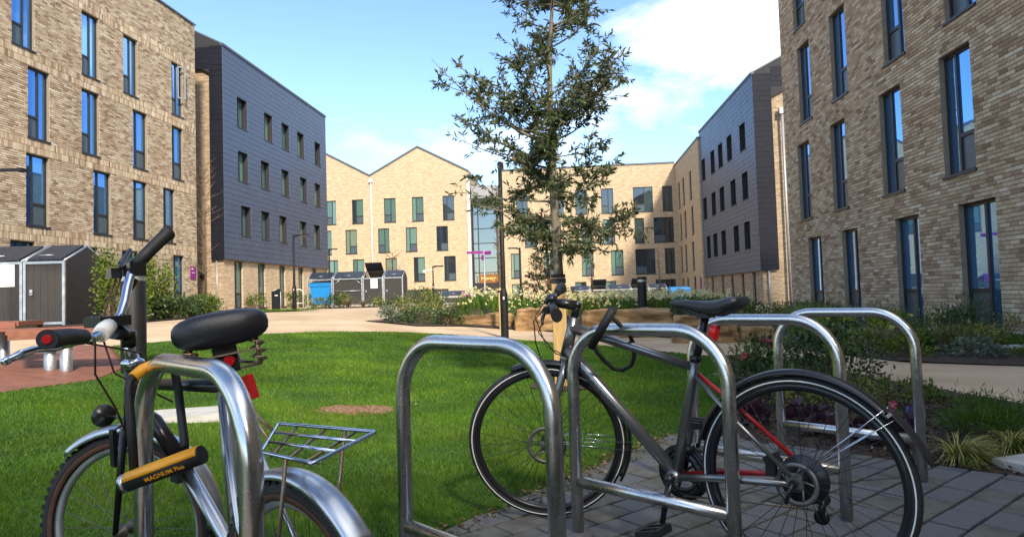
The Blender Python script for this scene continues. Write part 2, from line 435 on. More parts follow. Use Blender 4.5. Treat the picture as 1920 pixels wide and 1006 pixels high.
tag(sheet('lawn', FAR_LAWN, 0.03, 0.6, M_lawn), 'small grass tongue under the far lamp post', kind='structure')
SLAB_R = [(6.75, 9.25), (7.5, 8.35), (7.95, 7.9), (8.1, 8.9), (7.5, 9.35)]
tag(sheet('pavement', SLAB_R, 0.06, 0.6, M_conc, skirt=0.08), 'pale concrete apron beside the shaded wall', kind='structure')

# paving of setts
PAVE = [(-1.2, 1.55), (-0.24, 2.83), (1.04, 4.42), (1.4, 4.22), (2.4, 3.27), (3.6, 2.1), (2.4, 0.3), (0.0, 0.3)]
pave = tag(sheet('paving', PAVE, -0.002, 0.4, M_joint), 'paved strip of grey setts under the bike stands', kind='structure')
def clip(poly, cpoly):
    for i in range(len(cpoly)):                     # cpoly is clockwise and convex
        (ax, ay), (bx_, by_) = cpoly[i], cpoly[(i + 1) % len(cpoly)]
        ins = lambda p: (bx_ - ax) * (p[1] - ay) - (by_ - ay) * (p[0] - ax) <= 1e-9
        res = []
        for k in range(len(poly)):
            p, q = poly[k], poly[(k + 1) % len(poly)]
            if ins(p): res.append(p)
            if ins(p) != ins(q):
                d1 = (bx_ - ax) * (p[1] - ay) - (by_ - ay) * (p[0] - ax)
                d2 = (bx_ - ax) * (q[1] - ay) - (by_ - ay) * (q[0] - ax)
                t = d1 / (d1 - d2); res.append((p[0] + t * (q[0] - p[0]), p[1] + t * (q[1] - p[1])))
        poly = res
        if len(poly) < 3: return []
    return poly
ca, sa = math.cos(0.66), math.sin(0.66)
SL, SW, SJ = 0.22, 0.145, 0.013
def sett_mesh(poly, mt):
    cx = sum(p[0] for p in poly) / len(poly); cy = sum(p[1] for p in poly) / len(poly)
    n = len(poly)
    inn = [(cx + (x - cx) * 0.965, cy + (y - cy) * 0.965) for x, y in poly]
    vs = [(x, y, 0.0) for x, y in poly] + [(x, y, 0.014) for x, y in poly] + [(x, y, 0.018) for x, y in inn]
    fs = [(i, (i + 1) % n, n + (i + 1) % n, n + i) for i in range(n)] + [(n + i, n + (i + 1) % n, 2 * n + (i + 1) % n, 2 * n + i) for i in range(n)] + [list(range(2 * n, 3 * n))]
    mb = MB(); mb.add(vs, fs); return mb.mesh('sett', mt)
base_rect = [(-SL / 2 + SJ / 2, -SW / 2 + SJ / 2), (SL / 2 - SJ / 2, -SW / 2 + SJ / 2), (SL / 2 - SJ / 2, SW / 2 - SJ / 2), (-SL / 2 + SJ / 2, SW / 2 - SJ / 2)]
sett_shared = [sett_mesh(base_rect, M_sett), sett_mesh(base_rect, M_sett2)]
for iv in range(-12, 34):
    for iu in range(-16, 24):
        u = (iu + (0.5 if iv % 2 else 0.0)) * SL; v = iv * SW
        cx, cy = u * ca + v * sa + 0.2, u * sa - v * ca + 2.2
        if cy < 1.35 or cy + cx * 0.2 < 1.5: continue
        rect = [(cx + a * ca + b * sa, cy + a * sa - b * ca) for a, b in base_rect]
        cl = clip(rect, PAVE)
        if len(cl) < 3: continue
        ar = abs(sum(cl[k][0] * cl[(k + 1) % len(cl)][1] - cl[(k + 1) % len(cl)][0] * cl[k][1] for k in range(len(cl)))) / 2
        if ar < 0.004: continue
        zz = gz(cx, cy) - 0.002 + random.uniform(-0.002, 0.002)
        mossy = random.random() < (0.75 if cx < 0.9 else 0.3)
        if ar > SL * SW * 0.845:
            link('sett', sett_shared[1 if mossy else 0], pave, (cx, cy, zz), (random.uniform(-.008, .008), random.uniform(-.008, .008), 0.66 + random.uniform(-.008, .008)))
        else:
            c0 = (sum(p[0] for p in cl) / len(cl), sum(p[1] for p in cl) / len(cl))
            link('sett', sett_mesh([(p[0] - c0[0], p[1] - c0[1]) for p in cl], M_sett2 if mossy else M_sett), pave, (c0[0], c0[1], zz))

# deck of red boards
DECK = [(-4.75, 4.8), (-4.20, 6.6), (-4.40, 7.4), (-5.55, 9.0), (-6.05, 9.0), (-5.85, 7.4), (-6.6, 4.8)]
deck = tag(sheet('deck', DECK, -0.004, 0.4, M_soil), 'reddish timber deck under the benches', kind='structure')
for i in range(40):
    y0 = 4.8 + i * 0.105
    xs = []
    for k in range(len(DECK)):
        (x1, y1), (x2, y2) = DECK[k], DECK[(k + 1) % len(DECK)]
        ym = y0 + 0.05
        if (y1 > ym) != (y2 > ym): xs.append(x1 + (ym - y1) / (y2 - y1) * (x2 - x1))
    if len(xs) < 2: continue
    xa, xb = min(xs), max(xs)
    mb = MB(); n = 6
    vs = []; fs = []
    for k in range(n + 1):
        x = xa + (xb - xa) * k / n
        z = gz(x, y0) + 0.012
        vs += [(x, y0 + 0.003, z - 0.03), (x, y0 + 0.003, z), (x, y0 + 0.099, z), (x, y0 + 0.099, z - 0.03)]
    for k in range(n):
        b = 4 * k
        fs += [(b, b + 4, b + 5, b + 1), (b + 1, b + 5, b + 6, b + 2), (b + 2, b + 6, b + 7, b + 3)]
    fs += [(0, 1, 2, 3), (4 * n, 4 * n + 1, 4 * n + 2, 4 * n + 3)]
    mb.add(vs, fs); mb.build('plank', M_deck, deck)

# ------------------------------------------------------------------ building kit
def far_brick(name, c1, c2, mortar):
    m = bpy.data.materials.new(name); m.use_nodes = True
    t = m.node_tree; b = t.nodes['Principled BSDF']; b.inputs['Roughness'].default_value = 0.88; b.inputs['Specular IOR Level'].default_value = 0.25
    tcn = t.nodes.new('ShaderNodeTexCoord'); sp = t.nodes.new('ShaderNodeSeparateXYZ'); t.links.new(tcn.outputs['Object'], sp.inputs[0])
    ad = t.nodes.new('ShaderNodeMath'); ad.operation = 'ADD'; t.links.new(sp.outputs[0], ad.inputs[0]); t.links.new(sp.outputs[1], ad.inputs[1])
    cb = t.nodes.new('ShaderNodeCombineXYZ'); t.links.new(ad.outputs[0], cb.inputs[0]); t.links.new(sp.outputs[2], cb.inputs[1])
    br = t.nodes.new('ShaderNodeTexBrick'); br.inputs['Scale'].default_value = 1.0
    br.inputs['Brick Width'].default_value = 0.225; br.inputs['Row Height'].default_value = 0.075; br.inputs['Mortar Size'].default_value = 0.006
    br.inputs['Color1'].default_value = (*c1, 1); br.inputs['Color2'].default_value = (*c2, 1); br.inputs['Mortar'].default_value = (*mortar, 1)
    t.links.new(cb.outputs[0], br.inputs['Vector'])
    mpn = t.nodes.new('ShaderNodeMapping'); mpn.inputs['Scale'].default_value = (1.2, 5.0, 1); t.links.new(cb.outputs[0], mpn.inputs[0])
    n = t.nodes.new('ShaderNodeTexNoise'); n.inputs['Scale'].default_value = 1.6; n.inputs['Detail'].default_value = 8; n.inputs['Roughness'].default_value = 0.75
    t.links.new(mpn.outputs[0], n.inputs['Vector'])
    mr = t.nodes.new('ShaderNodeMapRange'); mr.inputs[1].default_value = 0.3; mr.inputs[2].default_value = 0.7; mr.inputs[3].default_value = 0.68; mr.inputs[4].default_value = 1.28
    t.links.new(n.outputs['Fac'], mr.inputs[0])
    mx = t.nodes.new('ShaderNodeMixRGB'); mx.blend_type = 'MULTIPLY'; mx.inputs[0].default_value = 1
    t.links.new(br.outputs['Color'], mx.inputs[1]); t.links.new(mr.outputs[0], mx.inputs[2]); t.links.new(mx.outputs[0], b.inputs['Base Color'])
    return m
M_farbrick = far_brick('far_brick_buff', (0.53, 0.405, 0.255), (0.41, 0.295, 0.178), (0.40, 0.32, 0.225))
M_farbrick2 = far_brick('far_brick_grey', (0.44, 0.335, 0.215), (0.28, 0.19, 0.118), (0.27, 0.215, 0.15))

def wall_mb(x0, x1, z0, z1, holes, rec, T=None):
    mb = MB(T)
    xs = sorted({x0, x1, *[h[0] for h in holes], *[h[1] for h in holes]}); zs = sorted({z0, z1, *[h[2] for h in holes], *[h[3] for h in holes]})
    xs = [x for x in xs if x0 <= x <= x1]; zs = [z for z in zs if z0 <= z <= z1]
    for i in range(len(xs) - 1):
        for j in range(len(zs) - 1):
            cx, cz = (xs[i] + xs[i + 1]) / 2, (zs[j] + zs[j + 1]) / 2
            if any(h[0] < cx < h[1] and h[2] < cz < h[3] for h in holes): continue
            mb.add([(xs[i], 0, zs[j]), (xs[i + 1], 0, zs[j]), (xs[i + 1], 0, zs[j + 1]), (xs[i], 0, zs[j + 1])], [(0, 1, 2, 3)])
    for a, b, c, d in holes:
        for q in (((a, 0, c), (a, rec, c), (a, rec, d), (a, 0, d)), ((b, 0, c), (b, 0, d), (b, rec, d), (b, rec, c)), ((a, 0, d), (a, rec, d), (b, rec, d), (b, 0, d)), ((a, 0, c), (b, 0, c), (b, rec, c), (a, rec, c))):
            mb.add(q, [(0, 1, 2, 3)])
    return mb

def courses(x0, x1, z0, z1, L, Hh, joint, holes, bond=0.5, jit=0.0):
    out = []; k = 0; z = z0
    while z < z1 - Hh * 0.4:
        zt = min(z + Hh, z1)
        x = x0 - (L * bond if k % 2 else 0)
        if jit: x -= random.choice((0, 0.25, 0.1)) * L
        while x < x1:
            rs = [(max(x, x0) + joint / 2, min(x + L, x1) - joint / 2, z + joint / 2, zt - joint / 2)]
            for a, b, c, d in holes:
                nr = []
                for (p, q, s_, t_) in rs:
                    if q <= a or p >= b or t_ <= c or s_ >= d: nr.append((p, q, s_, t_)); continue
                    if p < a: nr.append((p, a, s_, t_))
                    if q > b: nr.append((b, q, s_, t_))
                    pa, qb = max(p, a), min(q, b)
                    if s_ < c: nr.append((pa, qb, s_, c))
                    if t_ > d: nr.append((pa, qb, d, t_))
                rs = nr
            out += [r_ for r_ in rs if r_[1] - r_[0] > 0.02 and r_[3] - r_[2] > 0.02]
            x += L
        z += Hh; k += 1
    return out

def lay(root, rects, depth, M_, piece, rest, full, budget=300, T=None, tone=True, bev=0.004):
    """rects: the budget that show largest become objects, the rest one part"""
    W = root.matrix_basis
    T = T or Matrix.Identity(4)
    TW = W @ T
    inv = cam.matrix_world.inverted()
    f = 1227.3
    sc = []
    for i, r_ in enumerate(rects):
        c = TW @ Vector(((r_[0] + r_[1]) / 2, 0, (r_[2] + r_[3]) / 2))
        p = inv @ c
        ok = p.z < -0.5 and abs(p.x / p.z * f) < 955 and abs(p.y / p.z * f) < 498
        isfull = abs((r_[1] - r_[0]) - full[0]) < 0.004 and abs((r_[3] - r_[2]) - full[1]) < 0.004
        sc.append((0 if (ok and isfull) else 1, -p.z, i))
    sc.sort()
    solo = {i for k, d, i in sc[:budget] if k == 0}
    variants = []
    if solo:
        x, z = full[0], full[1]
        for k in range(16):
            vs = np.array([(0, 0, 0), (x, 0, 0), (x, 0, z), (0, 0, z), (bev, -depth, bev), (x - bev, -depth, bev), (x - bev, -depth, z - bev), (bev, -depth, z - bev)])
            fs = np.array([(4, 5, 6, 7), (0, 1, 5, 4), (1, 2, 6, 5), (2, 3, 7, 6), (3, 0, 4, 7)])
            variants.append(npmesh(piece, vs, fs, M_, np.full(8, (k + 0.5) / 16)))
    er = T.to_euler()
    V = []; F = []; A = []
    for i, r_ in enumerate(rects):
        dd = depth + random.uniform(-0.25, 0.25) * depth
        if i in solo:
            t = min(0.999, max(0, random.betavariate(2.0, 1.8)))
            o = link(piece, variants[int(t * 16)], root, T @ Vector((r_[0], -(dd - depth), r_[2])), er)
            continue
        a, b, c, d = r_; k = len(V)
        V += [(a, 0, c), (b, 0, c), (b, 0, d), (a, 0, d), (a + bev, -dd, c + bev), (b - bev, -dd, c + bev), (b - bev, -dd, d - bev), (a + bev, -dd, d - bev)]
        F += [(k + 4, k + 5, k + 6, k + 7), (k, k + 1, k + 5, k + 4), (k + 1, k + 2, k + 6, k + 5), (k + 2, k + 3, k + 7, k + 6), (k + 3, k, k + 4, k + 7)]
        A += [random.betavariate(2.0, 1.8)] * 8
    if V:
        V = np.array(V); Tm = np.array(T)
        V = V @ Tm[:3, :3].T + Tm[:3, 3]
        o = link(rest, npmesh(rest, V, np.array(F), M_, np.array(A)), root)
        o['kind'] = 'stuff'

WIN = {}
def window(root, xa, xb, za, zb, var='A', rec=0.12, glass=None, T=None, sill=True, name='window'):
    """var: A panel on the left, B panel on the right, C two plain lights, D single light"""
    glass = glass or M_glass
    w, h = round(xb - xa, 2), round(zb - za, 2)
    key = (w, h, var, glass.name, sill, rec)
    fw_, fd = 0.055, 0.07
    if key not in WIN:
        fr = MB()
        fr.bx(0, fw_, 0, fd, 0, h).bx(w - fw_, w, 0, fd, 0, h).bx(fw_, w - fw_, 0, fd, 0, fw_).bx(fw_, w - fw_, 0, fd, h - fw_, h)
        pan = []; gl = []
        y = 0.035
        m = {'A': 0.58, 'B': 0.36, 'C': 0.55, 'D': 1.0}[var] * w
        tz = 0.31 * h
        if var != 'D': fr.bx(m - 0.035, m + 0.035, 0.004, fd, fw_, h - fw_)
        if var == 'A':
            fr.bx(fw_, m - 0.035, 0.002, fd, tz - 0.035, tz + 0.035)
            pan.append((fw_, m - 0.035, fw_, tz - 0.035)); gl += [(fw_, m - 0.035, tz + 0.035, h - fw_), (m + 0.035, w - fw_, fw_, h - fw_)]
        elif var == 'B':
            fr.bx(m + 0.035, w - fw_, 0.002, fd, tz - 0.035, tz + 0.035)
            pan.append((m + 0.035, w - fw_, fw_, tz - 0.035)); gl += [(m + 0.035, w - fw_, tz + 0.035, h - fw_), (fw_, m - 0.035, fw_, h - fw_)]
        elif var == 'C':
            gl += [(fw_, m - 0.035, fw_, h - fw_), (m + 0.035, w - fw_, fw_, h - fw_)]
        else:
            gl.append((fw_, w - fw_, fw_, h - fw_))
        mk = lambda q, nm, mt: MB().bx(q[0], q[1], y, y + 0.02, q[2], q[3]).mesh(nm, mt)
        WIN[key] = (fr.mesh('window', M_frame), [mk(q, 'pane', glass) for q in gl], [mk(q, 'panel', M_panel) for q in pan],
                    MB().bx(-0.03, w + 0.03, -rec - 0.045, 0.03, -0.05, -0.002).mesh('sill', M_frame) if sill else None)
    fm, gls, pns, sm_ = WIN[key]
    T = T or Matrix.Identity(4)
    o = link(name, fm, root, T @ Vector((xa, rec, za)), T.to_euler())
    for g in gls: link('pane', g, o)
    for g in pns: link('panel', g, o)
    if sm_: link('sill', sm_, o)
    return o

def frame_left(off, ang):   # facade facing +n: local x runs away from the camera, -y looks into the courtyard
    return (math.cos(ang) * off, -math.sin(ang) * off, 0), math.pi / 2 - ang
def frame_right(off, ang):  # facade facing -n: local x runs towards the camera
    return (math.cos(ang) * off, -math.sin(ang) * off, 0), -math.pi / 2 - ang

# ------------------------------------------------------------------ left brick block
loc, rz = frame_left(-17.67, 0.097)
bA = empty('brick_building', loc, rz)
tag(bA, 'sunlit buff brick block with soldier course bands above the bin store', 'building')
S0, HT = 0.85, 2.355
LW = [[(18.9, 19.85, 'B'), (21.75, 22.7, 'B'), (24.0, 24.95, 'B'), (27.27, 28.05, 'B')],
      [(19.5, 20.43, 'B'), (22.48, 23.4, 'B'), (24.65, 25.54, 'B'), (26.6, 27.43, 'B')],
      [(19.57, 20.45, 'A'), (21.92, 22.8, 'A'), (24.68, 25.57, 'B'), (27.25, 28.08, 'B')],
      [(18.95, 19.85, 'A'), (21.93, 22.8, 'A'), (24.14, 25.0, 'A'), (27.27, 28.1, 'A')]]
for k, row in enumerate(LW): row.append((16.4, 17.3, 'AB'[k % 2])); row.append((13.6, 14.5, 'BA'[k % 2]))
holes = [(a, b, S0 + 2.9 * k, S0 + 2.9 * k + HT) for k, row in enumerate(LW) for a, b, v in row]
X0, X1, EV = 10.0, 29.1, 14.23
wall_mb(X0, X1, -0.3, EV, holes, 0.13).build('wall', M_mortar, bA)
far_side = MB()
far_side.add([(X0, 0.001, -0.3), (X0, 11, -0.3), (X0, 11, EV), (X0, 5.5, EV + 2.7), (X0, 0.001, EV)], [(0, 1, 2, 3, 4)])
far_side.add([(X1, 0.001, -0.3), (X1, 11, -0.3), (X1, 11, EV), (X1, 5.5, EV + 2.7), (X1, 0.001, EV)], [(4, 3, 2, 1, 0)])
far_side.add([(X0, 11, -0.3), (X1, 11, -0.3), (X1, 11, EV), (X0, 11, EV)], [(0, 1, 2, 3)])
far_side.build('end_wall', M_farbrick2, bA)
def roof_mb(x0, x1, ev, rise=2.7, d=11.0, oh=0.06):
    mb = MB(); th = 0.09
    for y0, z0, y1, z1 in ((-oh, ev, d / 2, ev + rise), (d / 2, ev + rise, d + oh, ev)):
        mb.add([(x0, y0, z0 + 0.004), (x1, y0, z0 + 0.004), (x1, y1, z1 + 0.004), (x0, y1, z1 + 0.004), (x0, y0, z0 + th), (x1, y0, z0 + th), (x1, y1, z1 + th), (x0, y1, z1 + th)],
               [(0, 1, 2, 3), (4, 5, 6, 7), (0, 1, 5, 4), (1, 2, 6, 5), (2, 3, 7, 6), (3, 0, 4, 7)])
    return mb
roof_mb(X0, X1 + 0.05, EV).build('roof', M_coping, bA)
xs_brick = 15.6
rects = []
z = 0.3
for k in range(4):
    sill = S0 + 2.9 * k; head = sill + HT; nxt = S0 + 2.9 * (k + 1)
    zt = head + 0.02
    rects += courses(xs_brick, X1, z, zt, 0.225, 0.075, 0.010, holes, jit=1)
    b0, b1 = zt, zt + 0.46
    rects += courses(xs_brick, X1, b0, b1, 0.075, 0.23, 0.010, holes, bond=0.5)
    z = b1
rects += courses(xs_brick, X1, z, EV, 0.225, 0.075, 0.010, holes, jit=1)
lay(bA, rects, 0.010, M_brick, 'brick', 'brickwork', (0.215, 0.065))
wall_rest = wall_mb(X0, xs_brick, 0.3, EV, [h for h in holes if h[1] < xs_brick], 0.0)
for v in wall_rest.v: v.y -= 0.009
wall_rest.build('plain_brickwork', M_farbrick2, bA)
for k, row in enumerate(LW):
    for a, b, v in row: window(bA, a, b, S0 + 2.9 * k, S0 + 2.9 * k + HT, v, 0.10)
# an opened casement in the top row
wn = MB(Matrix.Translation((27.70, -0.02, 10.35)) @ Matrix.Rotation(R(-32), 4, 'Z'))
wn.bx(0, 0.36, 0, 0.05, 0, 0.06).bx(0, 0.36, 0, 0.05, 1.42, 1.48).bx(0, 0.05, 0, 0.05, 0.06, 1.42).bx(0.31, 0.36, 0, 0.05, 0.06, 1.42)
wn.build('open_casement', M_pipe, bA)
sg = MB().bx(28.52, 28.94, -0.05, -0.012, 2.18, 2.76).build('wall_sign', M_magenta, bA)
sgl = MB().bx(28.57, 28.70, -0.054, -0.0505, 2.62, 2.68).bx(28.60, 28.80, -0.054, -0.0505, 2.46, 2.485)
sgl.build('sign_lettering', M_white, sg)

# ------------------------------------------------------------------ left slate clad block
loc, rz = frame_left(-17.644, 0.097)
bB = empty('clad_building', loc, rz)
tag(bB, 'slate clad block on a brick base beyond the sunlit brick block', 'building')
CX0, CX1, CB = 31.48, 45.35, 3.25
CW = [[(33.18, 34.2), (35.43, 36.45), (37.7, 38.72), (40.68, 41.7), (42.94, 43.98)],
      [(32.93, 33.98), (35.47, 36.5), (38.1, 39.13), (40.8, 41.85), (43.15, 44.2)],
      [(32.9, 33.95), (35.94, 36.98), (38.21, 39.25), (40.44, 41.5), (43.29, 44.33)]]
CS, CHt = 4.602, 1.6
holes = [(a, b, CS + 2.9 * k, CS + 2.9 * k + CHt) for k, row in enumerate(CW) for a, b in row]
def clad_block(root, x0, x1, zb, ev, holes, near_left, wrap, zband, pieces=300):
    """front cladding box; near end wraps 'wrap' metres with a band above zband"""
    wall_mb(x0, x1, zb, ev, holes, 0.30).build('clad_backing', M_cladgap, root)
    lay(root, courses(x0, x1, zb, ev, 0.62, 0.285, 0.009, holes), 0.014, M_clad, 'cladding_panel', 'cladding', (0.611, 0.276), budget=pieces)
    und = MB(); und.add([(x0, 0, zb), (x1, 0, zb), (x1, 0.5, zb), (x0, 0.5, zb)], [(3, 2, 1, 0)]); und.build('soffit', M_cladgap, root)
    MB().bx(x0 - 0.02, x1 + 0.02, -0.07, 0.1, ev - 0.01, ev + 0.11).build('coping', M_coping, root)
clad_block(bB, CX0, CX1, CB, EV, holes, True, 0.75, 12.9)
for k, row in enumerate(CW):
    for a, b in row: window(bB, a, b, CS + 2.9 * k, CS + 2.9 * k + CHt, 'C', 0.24, M_glassteal)
TS = Matrix.Translation((CX0, 0, 0)) @ Matrix.Rotation(R(-90), 4, 'Z')     # near end wall, u = -y
side = MB(TS); D = 9.5; wr = 0.72; zb2 = 12.85; rise = 0.52
side.add([(-wr, 0.0, CB), (0, 0.0, CB), (0, 0, EV), (-wr, 0, EV + wr * rise)], [(0, 1, 2, 3)])
side.add([(-4.75, 0.0, zb2 + 4.03 * rise), (-wr, 0, zb2), (-wr, 0, EV + wr * rise), (-4.75, 0, EV + 4.75 * rise)], [(0, 1, 2, 3)])
side.build('clad_end', M_cladgap, bB)
hs = [(-9.5, -wr, 0, zb2)]
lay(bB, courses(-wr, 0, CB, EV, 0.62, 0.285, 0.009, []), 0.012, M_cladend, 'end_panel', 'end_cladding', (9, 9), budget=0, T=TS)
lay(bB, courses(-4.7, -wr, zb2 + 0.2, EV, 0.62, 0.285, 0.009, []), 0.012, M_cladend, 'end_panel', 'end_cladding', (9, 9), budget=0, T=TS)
ew = MB(TS); ew.add([(-9.5, 0.18, -0.3), (-wr, 0.18, -0.3), (-wr, 0.18, zb2 + 0.1), (-4.75, 0.18, zb2 + 0.1 + 4.0 * rise), (-9.5, 0.18, zb2)], [(0, 1, 2, 3, 4)])
ew.add([(-wr, 0.18, -0.3), (-0.16, 0.18, -0.3), (-0.16, 0.18, CB), (-wr, 0.18, CB)], [(0, 1, 2, 3)])
ew.build('end_wall', M_farbrick2, bB)
rb = roof_mb(CX0 - 0.03, CX1, EV, rise=4.75 * rise, d=9.5); rb.build('roof', M_coping, bB)
bw = MB(); bw.add([(CX1, 0, -0.3), (CX1, 9.5, -0.3), (CX1, 9.5, EV), (CX1, 4.75, EV + 4.75 * rise), (CX1, 0, EV)], [(0, 1, 2, 3, 4)]); bw.build('far_end_wall', M_farbrick2, bB)
GW = [(32.71, 33.6), (35.27, 36.15), (37.95, 38.75), (40.65, 41.45), (42.8, 43.6)]
TB = Matrix.Translation((0, 0.16, 0))
holes = [(a, b, 0.75, CB - 0.03) for a, b in GW]
wall_mb(CX0 + 0.18, CX1, -0.3, CB, holes, 0.14, TB).build('base_wall', M_farbrick, bB)
for a, b in GW: window(bB, a, b, 0.75, CB - 0.03, 'B', 0.26, M_glassteal)
MB().tube([(31.62, 0.5, 0.2), (31.62, 0.5, CB)], 0.055, 8).build('downpipe', M_pipe, bB)
MB().lathe([(0.0, -0.05), (0.10, -0.04), (0.12, 0.1), (0.06, 0.2), (0, 0.22)], 12, 'Z', (31.55, 1.25, 2.35)).build('wall_lamp', M_blackpost, bB)

# ------------------------------------------------------------------ right brick block
loc, rz = frame_right(7.525, 0.07)
bC = empty('brick_building', loc, rz)
tag(bC, 'shaded grey brown brick block with tall windows beside the planting', 'building')
S1, H1 = 0.085, 2.31
RW = [[(11.73, 12.79, 'A'), (14.14, 15.1, 'A'), (16.93, 17.85, 'A'), (19.2, 20.19, 'A')],
      [(12.18, 13.14, 'B'), (14.59, 15.53, 'B'), (17.34, 18.25, 'B'), (19.75, 20.7, 'B')],
      [(11.94, 12.86, 'A'), (14.3, 15.19, 'A'), (17.04, 17.98, 'B'), (19.4, 20.34, 'B')],
      [(12.2, 13.1, 'B'), (14.6, 15.5, 'B'), (17.3, 18.2, 'A'), (19.6, 20.5, 'A')]]
for k, row in enumerate(RW): row.append((9.1 + 0.3 * (k % 2), 10.05 + 0.3 * (k % 2), 'AB'[k % 2])); row.append((6.4, 7.3, 'BA'[k % 2]))
holes = [(-b, -a, S1 + 2.9 * k, S1 + 2.9 * k + H1) for k, row in enumerate(RW) for a, b, v in row]
X0, X1, EV2 = -21.75, 26.0, 13.46
wall_mb(X0, X1, -0.6, EV2, holes, 0.14).build('wall', M_mortar, bC)
fs_ = MB()
fs_.add([(X0, 0.001, -0.6), (X0, 11, -0.6), (X0, 11, EV2), (X0, 5.5, EV2 + 2.7), (X0, 0.001, EV2)], [(0, 1, 2, 3, 4)])
fs_.add([(X1, 0.001, -0.6), (X1, 11, -0.6), (X1, 11, EV2), (X1, 5.5, EV2 + 2.7), (X1, 0.001, EV2)], [(4, 3, 2, 1, 0)])
fs_.add([(X0, 11, -0.6), (X1, 11, -0.6), (X1, 11, EV2), (X0, 11, EV2)], [(0, 1, 2, 3)])
fs_.build('end_wall', M_farbrick2, bC)
# unseen wing behind the camera, added to cast shade over the bike stands
MB().bx(13.2, X1 - 0.01, -8.0, -0.01, -0.6, EV2 - 0.3).build('added_shade_wing', M_farbrick2, bC)
roof_mb(X0 - 0.05, X1, EV2).build('roof', M_coping, bC)
xe = -7.6
rects = courses(X0, xe, -0.1, EV2, 0.225, 0.075, 0.010, holes, jit=1)
lay(bC, rects, 0.010, M_brick, 'brick', 'brickwork', (0.215, 0.065))
pr_ = wall_mb(xe, X1, -0.3, EV2, [h for h in holes if h[0] > xe], 0.0)
for v in pr_.v: v.y -= 0.009
pr_.build('plain_brickwork', M_farbrick2, bC)
for k, row in enumerate(RW):
    for a, b, v in row: window(bC, -b, -a, S1 + 2.9 * k, S1 + 2.9 * k + H1, v, 0.10)

# ------------------------------------------------------------------ right slate clad block
loc, rz = frame_right(11.352, 0.064)
bD = empty('clad_building', loc, rz)
tag(bD, 'slate clad block on a brick base beyond the shaded brick block', 'building')
EV3, CB3, CS3 = 12.86, 1.9, 3.234
DX0, DX1 = -50.2, -36.8
DW = [[(38.4, 39.55), (40.7, 41.85), (43.75, 44.9), (46.0, 47.15), (48.0, 49.12)],
      [(38.4, 39.55), (40.95, 42.1), (43.7, 44.85), (46.0, 47.15), (48.6, 49.75)],
      [(38.5, 39.65), (41.4, 42.55), (43.65, 44.8), (45.8, 46.95), (48.65, 49.75)]]
holes = [(-b, -a, CS3 + 2.9 * k, CS3 + 2.9 * k + CHt) for k, row in enumerate(DW) for a, b in row]
clad_block(bD, DX0, DX1, CB3, EV3, holes, False, 1.0, 11.4)
for k, row in enumerate(DW):
    for a, b in row: window(bD, -b, -a, CS3 + 2.9 * k, CS3 + 2.9 * k + CHt, 'C', 0.24, M_glassdark)
TD = Matrix.Translation((DX1, 0, 0)) @ Matrix.Rotation(R(90), 4, 'Z')      # near end wall, u = y
wr = 1.0; zb3 = 11.5
side = MB(TD)
side.add([(0, 0, CB3), (wr, 0, CB3), (wr, 0, EV3 + wr * rise), (0, 0, EV3)], [(0, 1, 2, 3)])
side.add([(wr, 0, zb3), (4.75, 0, zb3 + 3.75 * rise), (4.75, 0, EV3 + 4.75 * rise), (wr, 0, EV3 + wr * rise)], [(0, 1, 2, 3)])
side.build('clad_end', M_cladgap, bD)
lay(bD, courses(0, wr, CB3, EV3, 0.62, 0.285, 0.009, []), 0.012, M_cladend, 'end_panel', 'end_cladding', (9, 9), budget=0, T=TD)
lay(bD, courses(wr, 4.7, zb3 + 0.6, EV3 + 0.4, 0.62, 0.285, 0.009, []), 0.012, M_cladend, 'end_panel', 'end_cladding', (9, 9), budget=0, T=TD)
ew = MB(TD); ew.add([(wr, 0.18, -0.6), (9.5, 0.18, -0.6), (9.5, 0.18, zb3), (4.75, 0.18, zb3 + 0.1 + 3.75 * rise), (wr, 0.18, zb3 + 0.1)], [(0, 1, 2, 3, 4)])
ew.add([(0.16, 0.18, -0.6), (wr, 0.18, -0.6), (wr, 0.18, CB3), (0.16, 0.18, CB3)], [(0, 1, 2, 3)])
ew.build('end_wall', M_farbrick2, bD)
roof_mb(DX0, DX1 + 0.03, EV3, rise=4.75 * rise, d=9.5).build('roof', M_coping, bD)
fw2 = MB(); fw2.add([(DX0, 0, -0.6), (DX0, 9.5, -0.6), (DX0, 9.5, EV3), (DX0, 4.75, EV3 + 4.75 * rise), (DX0, 0, EV3)], [(0, 1, 2, 3, 4)]); fw2.build('far_end_wall', M_farbrick2, bD)
GW = [(38.3, 38.95), (40.6, 41.2), (43.0, 43.6), (45.4, 46.0), (48.3, 48.9)]
holes = [(-b, -a, -0.1, CB3 - 0.03) for a, b in GW]
wall_mb(DX0, DX1 - 0.18, -0.6, CB3, holes, 0.14, TB).build('base_wall', M_farbrick2, bD)
for a, b in GW: window(bD, -b, -a, -0.1, CB3 - 0.03, 'D', 0.26, M_glassteal)
hp = MB().tube([(DX1 + 0.09, 1.5, -0.3), (DX1 + 0.09, 1.5, 10.55)], 0.075, 8)
hp.bx(DX1 - 0.02, DX1 + 0.20, 1.34, 1.66, 10.5, 10.85)
hp.build('downpipe', M_pipe, bD)
MB().tube([(DX1 - 0.08, 0.45, -0.3), (DX1 - 0.08, 0.45, CB3)], 0.055, 8).build('downpipe', M_pipe, bD)

